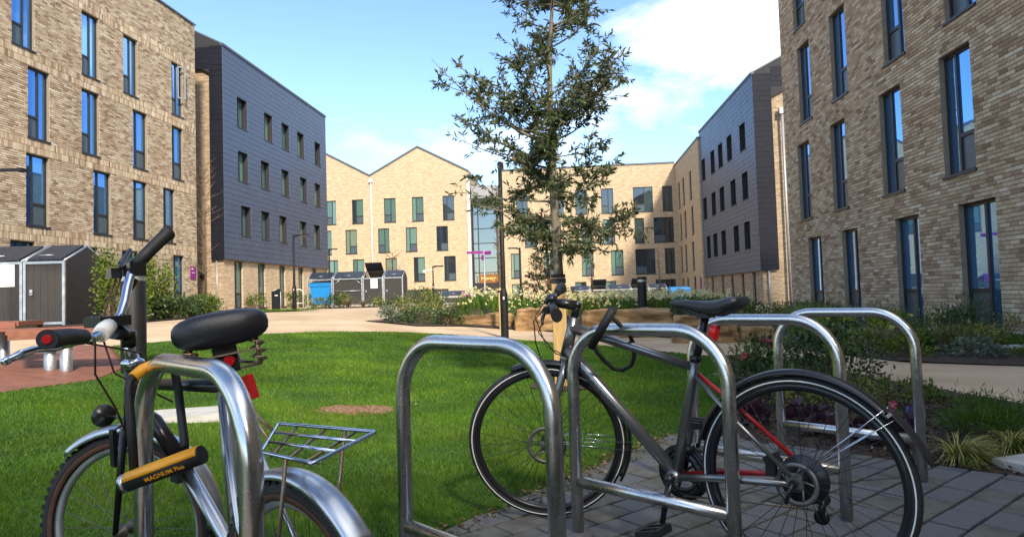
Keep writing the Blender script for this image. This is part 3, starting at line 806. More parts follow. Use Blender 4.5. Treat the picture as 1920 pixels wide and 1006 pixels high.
# ------------------------------------------------------------------ gabled building at the back
BA = 0.085
def back_at(s, t): return (math.cos(BA) * s + math.sin(BA) * t, -math.sin(BA) * s + math.cos(BA) * t)
ox, oy = back_at(0, 61.0)
bE = empty('gabled_building', (ox, oy, 0), -BA)
tag(bE, 'buff brick building with two pointed gables at the back', 'building')
GS = [(8.28, [(-22.95, -22.0), (-20.43, -19.33), (-17.29, -16.15), (-14.57, -13.46), (-11.61, -10.51)]),
      (5.41, [(-23.6, -22.5), (-21.12, -19.99), (-17.93, -16.84), (-15.24, -14.15), (-12.28, -11.18)]),
      (2.55, [(-22.9, -21.9), (-20.45, -19.35), (-17.27, -16.16), (-14.54, -13.46), (-11.62, -10.5)]),
      (-0.30, [(-20.45, -19.35), (-17.27, -16.16)])]
holes = [(a, b, z, z + 2.3) for z, row in GS for a, b in row]
w = wall_mb(-28.0, -9.05, -0.6, 12.78, holes, 0.10)
w.add([(-28.0, 0, 12.78), (-18.62, 0, 12.78), (-23.3, 0, 15.33)], [(0, 1, 2)])
w.add([(-18.62, 0, 12.78), (-9.05, 0, 12.78), (-13.9, 0, 15.33)], [(0, 1, 2)])
w.build('wall', M_farbrick, bE)
rf = MB()
for a, b, c in ((-28.0, -23.3, -18.62), (-18.62, -13.9, -9.05)):
    for p, q, zp, zq in ((a, b, 12.78, 15.33), (b, c, 15.33, 12.78)):
        rf.add([(p, -0.09, zp), (q, -0.09, zq), (q, 10, zq), (p, 10, zp), (p, -0.09, zp + 0.16), (q, -0.09, zq + 0.16), (q, 10, zq + 0.16), (p, 10, zp + 0.16)],
               [(0, 1, 2, 3), (4, 5, 6, 7), (0, 1, 5, 4), (1, 2, 6, 5), (2, 3, 7, 6), (3, 0, 4, 7)])
rf.build('roof', M_coping, bE)
ee = MB(); ee.add([(-9.05, 0.001, -0.6), (-9.05, 10, -0.6), (-9.05, 10, 12.7), (-9.05, 0.001, 12.7)], [(0, 1, 2, 3)]); ee.build('end_wall', M_farbrick, bE)
k = 0
for z, row in GS:
    for a, b in row:
        k += 1; window(bE, a, b, z, z + 2.3, 'BABCB'[k % 5] if k % 5 != 3 else 'A', 0.09, M_glassteal if k % 5 else M_glassdark)
MB().tube([(-18.5, -0.1, -0.4), (-18.5, -0.1, 12.2)], 0.07, 8).bx(-18.66, -18.34, -0.24, -0.003, 12.15, 12.5).build('downpipe', M_white_pipe, bE)
MB().bx(-9.25, -8.98, -0.12, -0.004, -0.4, 12.2).build('downpipe', M_white_pipe, bE)
bw_ = tag(MB().bx(-13.6, -9.6, -9.2, -9.0, -0.1, 1.66).build('screen_wall', M_timberdark, None, (ox, oy, 0), (0, 0, -BA)), 'low dark boarded screen wall before the gabled building', 'screen')

# ------------------------------------------------------------------ glazed entrance between the back buildings
bG = empty('entrance_hall', (ox, oy, 0), -BA)
tag(bG, 'tall glazed entrance with amber sign between the back buildings', 'entrance')
y0 = 0.9
ga, gb = -8.95, -6.12
zl = [0.0, 1.1, 2.2, 3.2, 4.6, 6.0, 7.4, 8.8, 9.6]
fr = MB()
for x in (ga, ga + 0.55, gb - 0.5, gb): fr.bx(x - 0.04, x + 0.04, y0 - 0.05, y0 + 0.08, -0.4, 10.4)
for z in zl: fr.bx(ga + 0.04, gb - 0.04, y0 - 0.04, y0 + 0.07, z - 0.035, z + 0.035)
fr.build('mullion_frame', M_frame, bG)
cols = [(ga + 0.05, ga + 0.5), (ga + 0.6, gb - 0.55), (gb - 0.45, gb - 0.05)]
M_entry = glass_mat('entrance_glass', [(0, (0.03, 0.05, 0.05)), (0.5, (0.05, 0.07, 0.07))], ior=2.6)
for i in range(len(zl) - 1):
    for a, b in cols:
        if i in (1,): continue
        MB().bx(a, b, y0, y0 + 0.03, zl[i] + 0.04, zl[i + 1] - 0.04).build('pane', M_entry, bG)
MB().bx(ga, gb, y0 - 0.10, y0 - 0.06, 1.15, 2.15).build('dark_fascia', M_cladgap, bG)
sgn = MB().bx(ga + 0.55, gb - 0.3, y0 - 0.12, y0 - 0.06, 2.2, 3.05).build('sign_board', M_honey, bG)
cu = bpy.data.curves.new('lettering', 'FONT'); cu.body = 'Honey'; cu.size = 0.52; cu.extrude = 0.01
cu.materials.append(M_gold)
tx = bpy.data.objects.new('lettering', cu); COL.objects.link(tx)
me = bpy.data.meshes.new_from_object(tx); bpy.data.objects.remove(tx)
link('lettering', me, sgn, (ga + 0.72, y0 - 0.135, 2.5), (R(90), 0, 0))
MB().bx(ga, gb, y0 - 0.2, y0 + 2, 9.6, 10.3).build('dark_band', M_cladgap, bG)
MB().bx(ga, gb, y0 - 0.22, y0 + 2, 10.32, 11.5).build('pale_parapet', M_pipe, bG)
MB().bx(ga, gb, y0 + 0.5, y0 + 0.6, -0.4, 9.6).build('back_wall', M_cladgap, bG)

# ------------------------------------------------------------------ flat roofed back building with return wing
bF = empty('flat_roofed_building', (ox, oy, 0), -BA)
tag(bF, 'flat roofed buff brick building with wide windows and a return wing', 'building')
FW = [(8.28, [(-4.61, -3.55, 'C'), (-1.3, -0.2, 'A'), (0.9, 2.0, 'B'), (3.30, 4.42, 'A'), (6.24, 8.03, 'A'), (8.91, 9.82, 'D')]),
      (5.41, [(-3.9, -2.8, 'A'), (-1.6, -0.5, 'A'), (1.35, 2.36, 'A'), (3.39, 4.47, 'B'), (6.27, 7.15, 'D'), (8.02, 9.83, 'A')]),
      (2.55, [(-5.29, -4.44, 'B'), (-2.2, -1.1, 'A'), (1.32, 2.40, 'B'), (4.02, 5.14, 'B'), (6.26, 8.05, 'A'), (8.92, 9.83, 'D')]),
      (-0.30, [(-5.26, -4.3, 'A'), (0.64, 1.67, 'C'), (3.34, 4.41, 'C'), (8.0, 9.82, 'C')])]
holes = [(a, b, z, z + 2.3) for z, row in FW for a, b, v in row]
wall_mb(-6.1, 10.15, -0.6, 12.66, holes, 0.10).build('wall', M_farbrick, bF)
k = 0
for z, row in FW:
    for a, b, v in row:
        k += 1; window(bF, a, b, z, z + 2.3, v, 0.09, M_glassdark if (b - a > 1.5 or v == 'D' or k < 6) else M_glassteal)
TR = Matrix.Translation((10.15, 0, 0)) @ Matrix.Rotation(R(-90), 4, 'Z')
RWG = [(1.2, 2.1), (3.4, 4.3), (6.6, 7.5)]
holes = [(a + 0.3 * (i % 2), b + 0.3 * (i % 2), z, z + 2.3) for i, z in enumerate((8.28, 5.41, 2.55, -0.3)) for a, b in RWG]
wall_mb(0, 10.6, -0.6, 12.4, holes, 0.10, TR).build('wing_wall', M_farbrick, bF)
for a, b, c, d in holes: window(bF, a, b, c, d, 'D', 0.09, M_glassdark, T=TR)
e_ = MB(); e_.add([(10.15, -10.6, -0.6), (12.8, -10.6, -0.6), (12.8, -10.6, 12.4), (10.15, -10.6, 12.4)], [(0, 1, 2, 3)]); e_.build('wing_end_wall', M_farbrick, bF)
e_ = MB(); e_.add([(-6.1, 0.001, -0.6), (-6.1, 10, -0.6), (-6.1, 10, 12.6), (-6.1, 0.001, 12.6)], [(0, 1, 2, 3)]); e_.build('end_wall', M_farbrick, bF)
MB().bx(-6.15, 10.1, -0.07, 10, 12.665, 12.8).build('roof', M_coping, bF)
MB().bx(10.09, 20, -10.66, 10, 12.41, 12.55).build('wing_roof', M_coping, bF)
sw = MB().bx(10.10, 10.14, -9.95, -9.55, 0.9, 1.9); sw.build('wall_sign', M_magenta, bF)
# ------------------------------------------------------------------ bike stands
SH, SLn, SR, BR = 0.855, 0.665, 0.0241, 0.19
def arc_pts(c, r, a0, a1, n, plane='xz'):
    return [(c[0] + r * math.cos(R(a0 + (a1 - a0) * i / n)), 0, c[2] + r * math.sin(R(a0 + (a1 - a0) * i / n))) for i in range(n + 1)]
def stand_meshes(h, l, r, br, bar):
    zt = h - r; x = l / 2
    pts = [(-x, 0, -0.05), (-x, 0, zt - br)] + arc_pts((-x + br, 0, zt - br), br, 180, 90, 14)[1:] + arc_pts((x - br, 0, zt - br), br, 90, 0, 14) + [(x, 0, -0.05)]
    hoop = MB().tube(pts, r, 20).mesh('hoop', M_steel)
    cb = MB().tube([(-x + r * 0.6, 0, bar), (x - r * 0.6, 0, bar)], r * 0.92, 16).mesh('crossbar', M_steel)
    col = MB().lathe([(r * 1.0, 0.012), (r * 1.15, 0.010), (r * 2.4, 0.0085), (r * 2.5, 0.0)], 16).mesh('foot_collar', M_sett)
    return hoop, cb, col
hoop_m, bar_m, col_m = stand_meshes(SH, SLn, SR, BR, 0.221)
stands = [((-0.765, 1.539), 'steel hoop bike stand that the silver bicycle is locked to'), ((-0.141, 1.975), 'empty steel hoop bike stand between the two bicycles'),
          ((0.470, 2.428), 'steel hoop bike stand holding the dark grey bicycle and its lock'), ((1.086, 2.922), 'steel hoop bike stand right behind the dark grey bicycle'),
          ((1.693, 3.403), 'steel hoop bike stand at the planting bed end of the row')]
for (x, y), lb in stands:
    t = empty('bike_stand', (x, y, 0), -0.774)
    tag(t, lb, 'bike stand', 'steel hoop stands in a row on the setts')
    link('hoop', hoop_m, t); link('crossbar', bar_m, t)
    for sx in (-1, 1): link('foot_collar', col_m, t, (sx * SLn / 2, 0, 0.012))
h2, b2, c2 = stand_meshes(1.05, 0.42, 0.027, 0.19, 0.28)
for m_ in (h2, b2): m_.materials[0] = M_white_pipe
for i, (x, y) in enumerate([(-12.9, 35.2), (-11.7, 35.3), (-10.45, 35.4), (-9.6, 35.2)]):
    t = empty('bike_stand', (x * 0.985, y, gz(x, y)), 0.25)
    tag(t, 'small pale hoop stand by the clad block wall', 'bike stand', 'far hoop stands by the clad block')
    link('hoop', h2, t); link('crossbar', b2, t)

# ------------------------------------------------------------------ bicycle kit
def spokes_mb(n, r0, r1, w, c, r=0.0011):
    mb = MB()
    for i in range(n):
        a = 2 * math.pi * i / n; s = 1 if i % 2 else -1; d = 0.35 * (1 if (i // 2) % 2 else -1)
        mb.tube([(c[0] + r0 * math.cos(a + d), s * w, c[2] + r0 * math.sin(a + d)), (c[0] + r1 * math.cos(a), 0, c[2] + r1 * math.sin(a))], r, 4, caps=False)
    return mb
def wheel(root, name, c, Rt, rt, M, tyre_m, rim_m, spoke_m, side_m=None, stripe=None, knobs=0, nspk=32, sr=0.0012):
    """thing > wheel (tyre) > rim, spokes, hub"""
    prof = [(math.cos(2 * math.pi * k / 12) * rt, math.sin(2 * math.pi * k / 12) * rt) for k in range(12)]
    mb = MB(M); mb.ring(Rt - rt, rt, c, 72, 12)
    if knobs:
        for i in range(knobs):
            for row in (-1, 0, 1):
                a = 2 * math.pi * (i + (0.5 if row else 0)) / knobs
                rad = Rt - (0.001 if row == 0 else 0.006)
                Mx = Matrix.Rotation(-a, 3, 'Y')
                p = Vector((c[0] + rad * math.cos(a), c[1] + row * rt * 0.62, c[2] + rad * math.sin(a)))
                mb.box(p, (0.010, rt * 0.5, 0.013), Mx)
    t = mb.build(name, tyre_m, root)
    rim = MB(M); rr_ = Rt - 2 * rt
    rim.ring(rr_, 0.0, c, 72, prof=[(0.012, -0.011), (0.012, 0.011), (-0.008, 0.011), (-0.016, 0.004), (-0.016, -0.004), (-0.008, -0.011)])
    rim.build('rim', rim_m, t)
    if side_m:
        sd_ = MB(M)
        for s in (-1, 1):
            sd_.ring(Rt - rt * 1.35, 0, c, 72, prof=[(0.011, s * (rt * 0.93)), (0.011, s * (rt * 0.98)), (-0.012, s * (rt * 0.86)), (-0.012, s * (rt * 0.80))])
        sd_.build('sidewall', side_m, t)
    if stripe:
        sd_ = MB(M)
        for s in (-1, 1):
            sd_.ring(Rt - rt * 0.98, 0, c, 90, prof=[(0.0022, s * rt * 0.985), (0.0022, s * rt * 1.03), (-0.0022, s * rt * 1.03), (-0.0022, s * rt * 0.985)])
        sd_.build('reflective_stripe', stripe, t)
    sp = spokes_mb(nspk, 0.022, rr_ - 0.014, 0.028, (c[0], c[1], c[2]), sr); sp.v = [M @ v for v in sp.v] if M else sp.v
    sp.build('spokes', spoke_m, t)
    MB(M).lathe([(0.0, -0.055), (0.009, -0.055), (0.012, -0.034), (0.024, -0.030), (0.024, -0.026), (0.014, -0.02), (0.014, 0.02), (0.024, 0.026), (0.024, 0.030), (0.012, 0.034), (0.009, 0.055), (0, 0.055)], 16, 'Y', c).build('hub', spoke_m, t)
    return t
def guard(M, c, rad, a0, a1, w, d, mat_, name, root):
    prof = [(-d, -w), (-d * 0.3, -w * 0.82), (0, -w * 0.4), (0.002, 0), (0, w * 0.4), (-d * 0.3, w * 0.82), (-d, w), (-d - 0.001, w * 0.95), (-d * 0.4, w * 0.74), (-0.002, w * 0.36), (-0.001, 0), (-0.002, -w * 0.36), (-d * 0.4, -w * 0.74), (-d - 0.001, -w * 0.95)]
    return MB(M).ring(rad, 0, c, 40, a0=a0, a1=a1, prof=prof).build(name, mat_, root)

# ------------------------------------------------------------------ dark grey bicycle
RBX, RBY = 0.906, 2.124
HEAD = R(138.87)
bk = empty('bicycle', (RBX, RBY, 0.014), 0, (R(2.0) * 0, 0, HEAD))
tag(bk, 'dark grey hybrid bicycle with red stays and black mudguards at the middle stand', 'bicycle')
WR = 0.336
axis_top, axis_bot = Vector((0.852, 0, 0.92)), Vector((0.989, 0, 0.476))
ax = (axis_top - axis_bot).normalized()
ST = Matrix.Translation(axis_bot) @ Matrix.Rotation(R(36), 4, ax) @ Matrix.Translation(-axis_bot)
rc, fc, bb, sc_ = (0, 0, WR), (1.035, 0, WR), (0.44, 0, 0.285), (0.351, 0, 0.685)
fr = MB()
fr.tube([(0.871, 0, 0.862), (0.921, 0, 0.700)], [0.021, 0.025], 16)                       # head tube
fr.tube([(0.880, 0, 0.815), (0.75, 0, 0.785), (0.351, 0, 0.680)], [0.022, 0.020, 0.015], 14)   # top tube
fr.tube([(0.908, 0, 0.725), (0.87, 0, 0.690), (0.44, 0, 0.290)], [0.026, 0.025, 0.024], 14)   # down tube
fr.tube([bb, (0.360, 0, 0.640), (0.345, 0, 0.715)], [0.020, 0.017, 0.017], 14)            # seat tube
fr.lathe([(0.0, -0.037), (0.024, -0.037), (0.024, 0.037), (0, 0.037)], 16, 'Y', bb)
fr.build('frame', M_bikegrey, bk)
# maker's lettering on the down tube
cu = bpy.data.curves.new('lettering', 'FONT'); cu.body = 'SPECIALIZED'; cu.size = 0.052; cu.shear = 0.2; cu.extrude = 0.0006
cu.materials.append(M_ink); cu.align_x = 'LEFT'
tx = bpy.data.objects.new('lettering', cu); COL.objects.link(tx); me = bpy.data.meshes.new_from_object(tx); bpy.data.objects.remove(tx)
dirx = (Vector((0.44, 0, 0.290)) - Vector((0.87, 0, 0.690))).normalized(); ny = Vector((0, 1, 0)); upv = ny.cross(dirx)
for v in me.vertices:
    # wrap the letters round the tube
    a = (v.co.y - 0.030) / 0.0258
    p = Vector((0.85, 0, 0.672)) + dirx * v.co.x + (ny * math.cos(a) + upv * math.sin(a)) * (0.0262 + v.co.z * 0.5)
    v.co = p
link('lettering', me, bk)
ss = MB()
for s in (-1, 1):
    pass
MB().tube([(0.345, 0.014, 0.655), (0.22, 0.05, 0.545), (0.01, 0.066, 0.365)], [0.008, 0.0075, 0.0075], 10).build('seat_stay', M_bikegrey, bk)
so_ = MB().tube([(0.345, -0.014, 0.655), (0.22, -0.05, 0.545), (0.01, -0.066, 0.365)], [0.008, 0.0075, 0.0075], 10).build('seat_stay', M_red, bk); so_['label'] = 'red far seat stay'
MB().tube([(0.42, 0.025, 0.287), (0.25, 0.045, 0.315), (0.0, 0.066, 0.340)], [0.013, 0.013, 0.010], 10, flat=0.7).build('chain_stay', M_bikegrey, bk)
co_ = MB().tube([(0.42, -0.03, 0.287), (0.25, -0.05, 0.315), (0.0, -0.066, 0.340)], [0.010, 0.010, 0.008], 10, flat=0.7).build('chain_stay', M_red, bk); co_['label'] = 'red far chain stay'
for s in (-1, 1): MB().box((0.0, s * 0.066, 0.352), (0.05, 0.008, 0.045)).build('dropout', M_bikegrey, bk)
MB().tube([(0.345, 0, 0.70), (0.300, 0, 0.865)], 0.0136, 12).build('seat_post', M_bikeblack, bk)
MB().lathe([(0.017, 0), (0.021, 0.002), (0.021, 0.022), (0.017, 0.024)], 14, 'Z', (0.346, 0, 0.70)).tube([(0.33, 0.02, 0.712), (0.325, 0.05, 0.71)], 0.004, 6).build('seat_clamp', M_bikeblack, bk)
# saddle: cross sections from tail (x=.165) to nose (x=.435)
def saddle_mesh(secs, seg=16):
    mb = MB(); vs = []; fs = []; n = len(secs)
    for x, hw, zt, zb, dip in secs:
        for k in range(seg):
            a = 2 * math.pi * k / seg
            ca, sa_ = math.cos(a), math.sin(a)
            y = hw * (abs(ca) ** 0.7) * (1 if ca >= 0 else -1)
            z = (zt + zb) / 2 + (zt - zb) / 2 * (abs(sa_) ** 0.75) * (1 if sa_ >= 0 else -1)
            if sa_ > 0: z -= dip * (1 - abs(y) / max(hw, 1e-3))
            vs.append((x, y, z))
    for i in range(n - 1):
        for k in range(seg):
            l = (k + 1) % seg
            fs.append((i * seg + k, i * seg + l, (i + 1) * seg + l, (i + 1) * seg + k))
    fs.append(list(range(seg))[::-1]); fs.append([(n - 1) * seg + k for k in range(seg)])
    mb.add(vs, fs, True); return mb
sd = saddle_mesh([(0.160, 0.045, 0.926, 0.905, 0), (0.168, 0.066, 0.934, 0.895, .004), (0.195, 0.074, 0.934, 0.880, .006), (0.235, 0.062, 0.926, 0.862, .006), (0.275, 0.043, 0.921, 0.862, .004), (0.315, 0.028, 0.920, 0.872, .002), (0.37, 0.021, 0.922, 0.890, 0), (0.42, 0.018, 0.922, 0.896, 0), (0.436, 0.010, 0.916, 0.902, 0)])
sdo = sd.build('saddle', M_vinyl, bk)
MB().tube([(0.40, 0.012, 0.892), (0.35, 0.02, 0.868), (0.29, 0.022, 0.866), (0.23, 0.028, 0.870), (0.18, 0.035, 0.892)], 0.0035, 6).tube([(0.40, -0.012, 0.892), (0.35, -0.02, 0.868), (0.29, -0.022, 0.866), (0.23, -0.028, 0.870), (0.18, -0.035, 0.892)], 0.0035, 6).box((0.300, 0, 0.866), (0.05, 0.05, 0.018)).build('saddle_rails', M_bikeblack, sdo)
MB().box((0.272, 0.0, 0.806), (0.022, 0.040, 0.056), Matrix.Rotation(R(-14), 3, 'Y')).build('rear_light', M_redlens, bk)
# wheels
wheel(bk, 'rear_wheel', rc, WR, 0.0165, None, M_tyre, M_bikeblack, M_bikeblack, stripe=M_white)
wheel(bk, 'front_wheel', fc, WR, 0.0165, ST, M_tyre, M_bikeblack, M_bikeblack, stripe=M_white)
def rotor(M, c, y, rad, name):
    mb = MB(M); mb.ring(rad - 0.009, 0, (c[0], y, c[2]), 48, prof=[(0.009, -0.0009), (0.009, 0.0009), (-0.007, 0.0009), (-0.007, -0.0009)])
    for i in range(5):
        a = 2 * math.pi * i / 5
        mb.tube([(c[0] + 0.022 * math.cos(a), y, c[2] + 0.022 * math.sin(a)), (c[0] + 0.045 * math.cos(a + 0.5), y, c[2] + 0.045 * math.sin(a + 0.5)), (c[0] + (rad - 0.014) * math.cos(a + 0.6), y, c[2] + (rad - 0.014) * math.sin(a + 0.6))], 0.0035, 5)
    mb.lathe([(0, y - 0.004), (0.024, y - 0.004), (0.024, y + 0.004), (0, y + 0.004)], 16, 'Y', (c[0], 0, c[2]))
    return mb.build(name, M_spoke, bk)
rotor(None, rc, 0.048, 0.068, 'brake_rotor'); rotor(ST, fc, 0.044, 0.082, 'brake_rotor')
MB().box((0.07, 0.052, 0.405), (0.05, 0.022, 0.035), Matrix.Rotation(R(25), 3, 'Y')).box((0.075, 0.052, 0.372), (0.03, 0.026, 0.03)).build('brake_caliper', M_bikeblack, bk)
MB(ST).box((1.0, 0.05, 0.44), (0.035, 0.022, 0.055)).build('brake_caliper', M_bikeblack, bk)
MB().lathe([(0.0, -0.02), (0.078, -0.021), (0.080, -0.024), (0.078, -0.027), (0.0, -0.026)], 40, 'Y', rc).build('spoke_protector', M_bikeblack, bk)
cs = MB()
for i, r_ in enumerate((0.062, 0.055, 0.048, 0.042, 0.036, 0.030, 0.025)): cs.lathe([(0.0, -0.030 - i * 0.004), (r_, -0.030 - i * 0.004), (r_, -0.032 - i * 0.004), (0, -0.032 - i * 0.004)], 28, 'Y', rc)
cs.build('cassette', M_rust, bk)
MB().tube([(0.0, 0.074, 0.345), (0.0, 0.082, 0.345)], 0.013, 14).tube([(0.0, 0.082, 0.345), (0.008, 0.092, 0.325), (0.02, 0.094, 0.285)], [0.008, 0.007, 0.006], 8).build('quick_release', M_bikeblack, bk)
# drivetrain
cr_ = MB()
for r_, y in ((0.090, -0.052), (0.072, -0.044)): cr_.ring(r_ - 0.007, 0, (0.44, y, 0.285), 44, prof=[(0.007, -0.0015), (0.007, 0.0015), (-0.010, 0.0015), (-0.010, -0.0015)])
for i in range(5):
    a = 2 * math.pi * i / 5; cr_.tube([(0.44, -0.05, 0.285), (0.44 + 0.078 * math.cos(a), -0.05, 0.285 + 0.078 * math.sin(a))], 0.006, 6)
cr_.ring(0.096, 0, (0.44, -0.058, 0.285), 44, prof=[(0.006, -0.001), (0.006, 0.001), (-0.022, 0.001), (-0.022, -0.001)])
cr_.build('chainring', M_bikeblack, bk)
MB().tube([(0.44, 0.045, 0.285), (0.455, 0.062, 0.20), (0.470, 0.066, 0.118)], [0.015, 0.012, 0.011], 8, flat=0.6).lathe([(0, 0.038), (0.017, 0.038), (0.017, 0.07), (0, 0.072)], 14, 'Y', bb).build('crank', M_bikeblack, bk)
MB().tube([(0.44, -0.06, 0.285), (0.425, -0.072, 0.37), (0.41, -0.076, 0.452)], [0.014, 0.012, 0.011], 8, flat=0.6).build('crank', M_bikeblack, bk)
def pedal(c, ang):
    mb = MB(Matrix.Translation(c) @ Matrix.Rotation(ang, 4, 'Y'))
    mb.tube([(0, -0.05, 0), (0, 0.05, 0)], 0.008, 8)
    for x in (-0.042, 0.042): mb.bx(x - 0.006, x + 0.006, -0.045, 0.05, -0.013, 0.013)
    for y in (-0.045, 0.0, 0.047): mb.bx(-0.036, 0.036, y - 0.006, y + 0.006, -0.012, 0.012)
    return mb.build('pedal', M_black, bk)
pedal((0.472, 0.122, 0.114), R(15)); pedal((0.41, -0.13, 0.455), R(0))
ch = MB(); ch.tube([(0.44, -0.05, 0.372), (0.2, -0.048, 0.383), (0.0, -0.046, 0.395)], 0.004, 5); ch.tube([(0.44, -0.05, 0.200), (0.2, -0.05, 0.222), (-0.03, -0.052, 0.235)], 0.004, 5)
ch.build('chain', M_rust, bk)
dr = MB(); dr.box((-0.015, -0.072, 0.300), (0.03, 0.022, 0.06), Matrix.Rotation(R(20), 3, 'Y'))
for c in ((-0.045, 0.275), (-0.04, 0.215)): dr.lathe([(0, -0.058), (0.024, -0.058), (0.024, -0.05), (0, -0.05)], 16, 'Y', (c[0], 0, c[1]))
dr.tube([(-0.045, -0.054, 0.275), (-0.04, -0.054, 0.215)], 0.012, 6); dr.build('derailleur', M_bikeblack, bk)
MB().tube([(0.36, -0.02, 0.40), (0.39, -0.045, 0.39), (0.40, -0.05, 0.37)], 0.010, 8).build('front_derailleur', M_chrome, bk)
# mudguards
guard(None, rc, WR + 0.020, 14, 141, 0.028, 0.016, M_bikeblack, 'mudguard', bk)
fl = MB(); fl_p = []
flp = guard(None, rc, WR + 0.016, 0, 0.001, 0.028, 0.016, M_bikeblack, 'mudguard_clip', bk)
bpy.data.objects.remove(flp)
# flap of the rear mudguard hangs at the tail, behind the wheel
tl = MB()
a0 = 150
vs = []; fs = []
for i in range(9):
    a = R(136 + i * 3.6); w_ = 0.030 + 0.004 * math.sin(math.pi * i / 8) - (0.014 if i == 8 else 0)
    rad = WR + 0.024 + 0.0022 * i
    for y in (-w_, -w_ * 0.5, 0, w_ * 0.5, w_): vs.append((rad * math.cos(a), y, WR + rad * math.sin(a)))
for i in range(8):
    for k in range(4): fs.append((5 * i + k, 5 * i + k + 1, 5 * i + k + 6, 5 * i + k + 5))
tl.add(vs, fs, True)
to = tl.build('mudguard_flap', M_black, bk); sol = to.modifiers.new('thick', 'SOLIDIFY'); sol.thickness = 0.003
st_ = MB()
for s in (-1, 1):
    for da in (0, 6):
        a = R(135 + da); st_.tube([(0.0, s * 0.07, 0.362), ((WR + 0.02) * math.cos(a), s * 0.032, WR + (WR + 0.02) * math.sin(a))], 0.0017, 5)
a = R(138); st_.box(((WR + 0.022) * math.cos(a), 0.034, WR + (WR + 0.022) * math.sin(a)), (0.016, 0.006, 0.010), Matrix.Rotation(-a, 3, 'Y'))
st_.build('mudguard_stays', M_chrome, bk)
guard(ST, fc, WR + 0.018, 70, 212, 0.026, 0.014, M_bikeblack, 'mudguard', bk)
s2 = MB(ST)
for s in (-1, 1):
    for da in (0, 6):
        a = R(182 + da); s2.tube([(1.035, s * 0.055, 0.355), (1.035 + (WR + 0.018) * math.cos(a), s * 0.028, WR + (WR + 0.018) * math.sin(a))], 0.0016, 5)
s2.build('mudguard_stays', M_chrome, bk)
# fork
fk = MB(ST)
fk.tube([(0.916, 0, 0.715), (0.931, 0, 0.665)], [0.023, 0.022], 12)
for s in (-1, 1): fk.tube([(0.925, s * 0.012, 0.680), (0.945, s * 0.045, 0.62), (0.985, s * 0.052, 0.50), (1.020, s * 0.052, 0.40), (1.035, s * 0.05, 0.35)], [0.017, 0.016, 0.014, 0.011, 0.010], 12)
fk.build('fork', M_bikegrey, bk)
MB(ST).tube([(0.871, 0, 0.862), (0.856, 0, 0.912)], 0.0165, 12).tube([(0.858, 0, 0.905), (0.853, 0, 0.922)], 0.019, 12).tube([(0.857, 0, 0.908), (0.955, 0, 0.930)], [0.021, 0.019], 12).tube([(0.955, -0.022, 0.930), (0.955, 0.022, 0.930)], 0.022, 14).build('stem', M_bikeblack, bk)
hb = MB(ST); hb.tube([(0.935, -0.30, 0.940), (0.948, -0.16, 0.936), (0.955, -0.06, 0.930), (0.955, 0.06, 0.930), (0.948, 0.16, 0.936), (0.935, 0.30, 0.940)], [0.011, 0.011, 0.0155, 0.0155, 0.011, 0.011], 12)
hb.build('handlebar', M_bikeblack, bk)
for s in (-1, 1):
    MB(ST).tube([(0.942, s * 0.17, 0.937), (0.938, s * 0.20, 0.938), (0.934, s * 0.25, 0.939), (0.925, s * 0.302, 0.936)], [0.018, 0.020, 0.023, 0.027], 14, flat=0.8).build('grip', M_black, bk)
    lv = MB(ST); lv.box((0.965, s * 0.135, 0.928), (0.035, 0.03, 0.024)); lv.tube([(0.975, s * 0.14, 0.922), (0.990, s * 0.17, 0.905), (0.985, s * 0.235, 0.893)], [0.007, 0.006, 0.005], 8)
    lv.tube([(0.955, s * 0.11, 0.928), (0.955, s * 0.145, 0.928)], 0.017, 12); lv.lathe([(0, -0.012), (0.017, -0.011), (0.017, 0.010), (0, 0.012)], 14, 'Z', (0.975, s * 0.105, 0.918))
    lv.build('brake_lever', M_bikeblack, bk)
MB(ST).lathe([(0, -0.014), (0.02, -0.010), (0.022, 0.004), (0.012, 0.014), (0, 0.016)], 16, 'Z', (0.955, 0.045, 0.955)).build('bell', M_bikeblack, bk)
cb_ = MB(ST)
cb_.tube([(0.985, 0.12, 0.925), (1.03, 0.10, 0.88), (1.035, 0.06, 0.78), (1.0, 0.05, 0.62), (0.99, 0.05, 0.47)], 0.0025, 6)
cb_.tube([(0.985, -0.12, 0.925), (1.04, -0.08, 0.86), (1.0, -0.03, 0.74), (0.93, -0.02, 0.70)], 0.0025, 6)
cb_.tube([(0.975, 0.10, 0.915), (1.02, 0.05, 0.82), (0.96, 0.025, 0.72), (0.91, 0.02, 0.70)], 0.0025, 6)
cb_.build('cables', M_black, bk)

# U lock of the dark grey bicycle
lk = empty('bike_lock', (0.38, 2.5, 0.66)); tag(lk, 'black shackle lock on the dark grey bicycle and its stand', 'bike lock')
o3 = Vector((0.38, 2.5, 0.66))
rel = lambda *P: [Vector(p) - o3 for p in P]
MB().tube(rel((0.290, 2.49, 0.768), (0.366, 2.40, 0.912)), 0.0165, 14).build('lock_bar', M_black, lk)
MB().tube(rel((0.296, 2.485, 0.782), (0.318, 2.52, 0.742), (0.350, 2.55, 0.704), (0.388, 2.585, 0.672), (0.425, 2.60, 0.664), (0.458, 2.595, 0.682), (0.468, 2.58, 0.715), (0.466, 2.55, 0.76), (0.442, 2.51, 0.805), (0.355, 2.415, 0.890)), 0.0085, 10).build('shackle', M_black, lk)

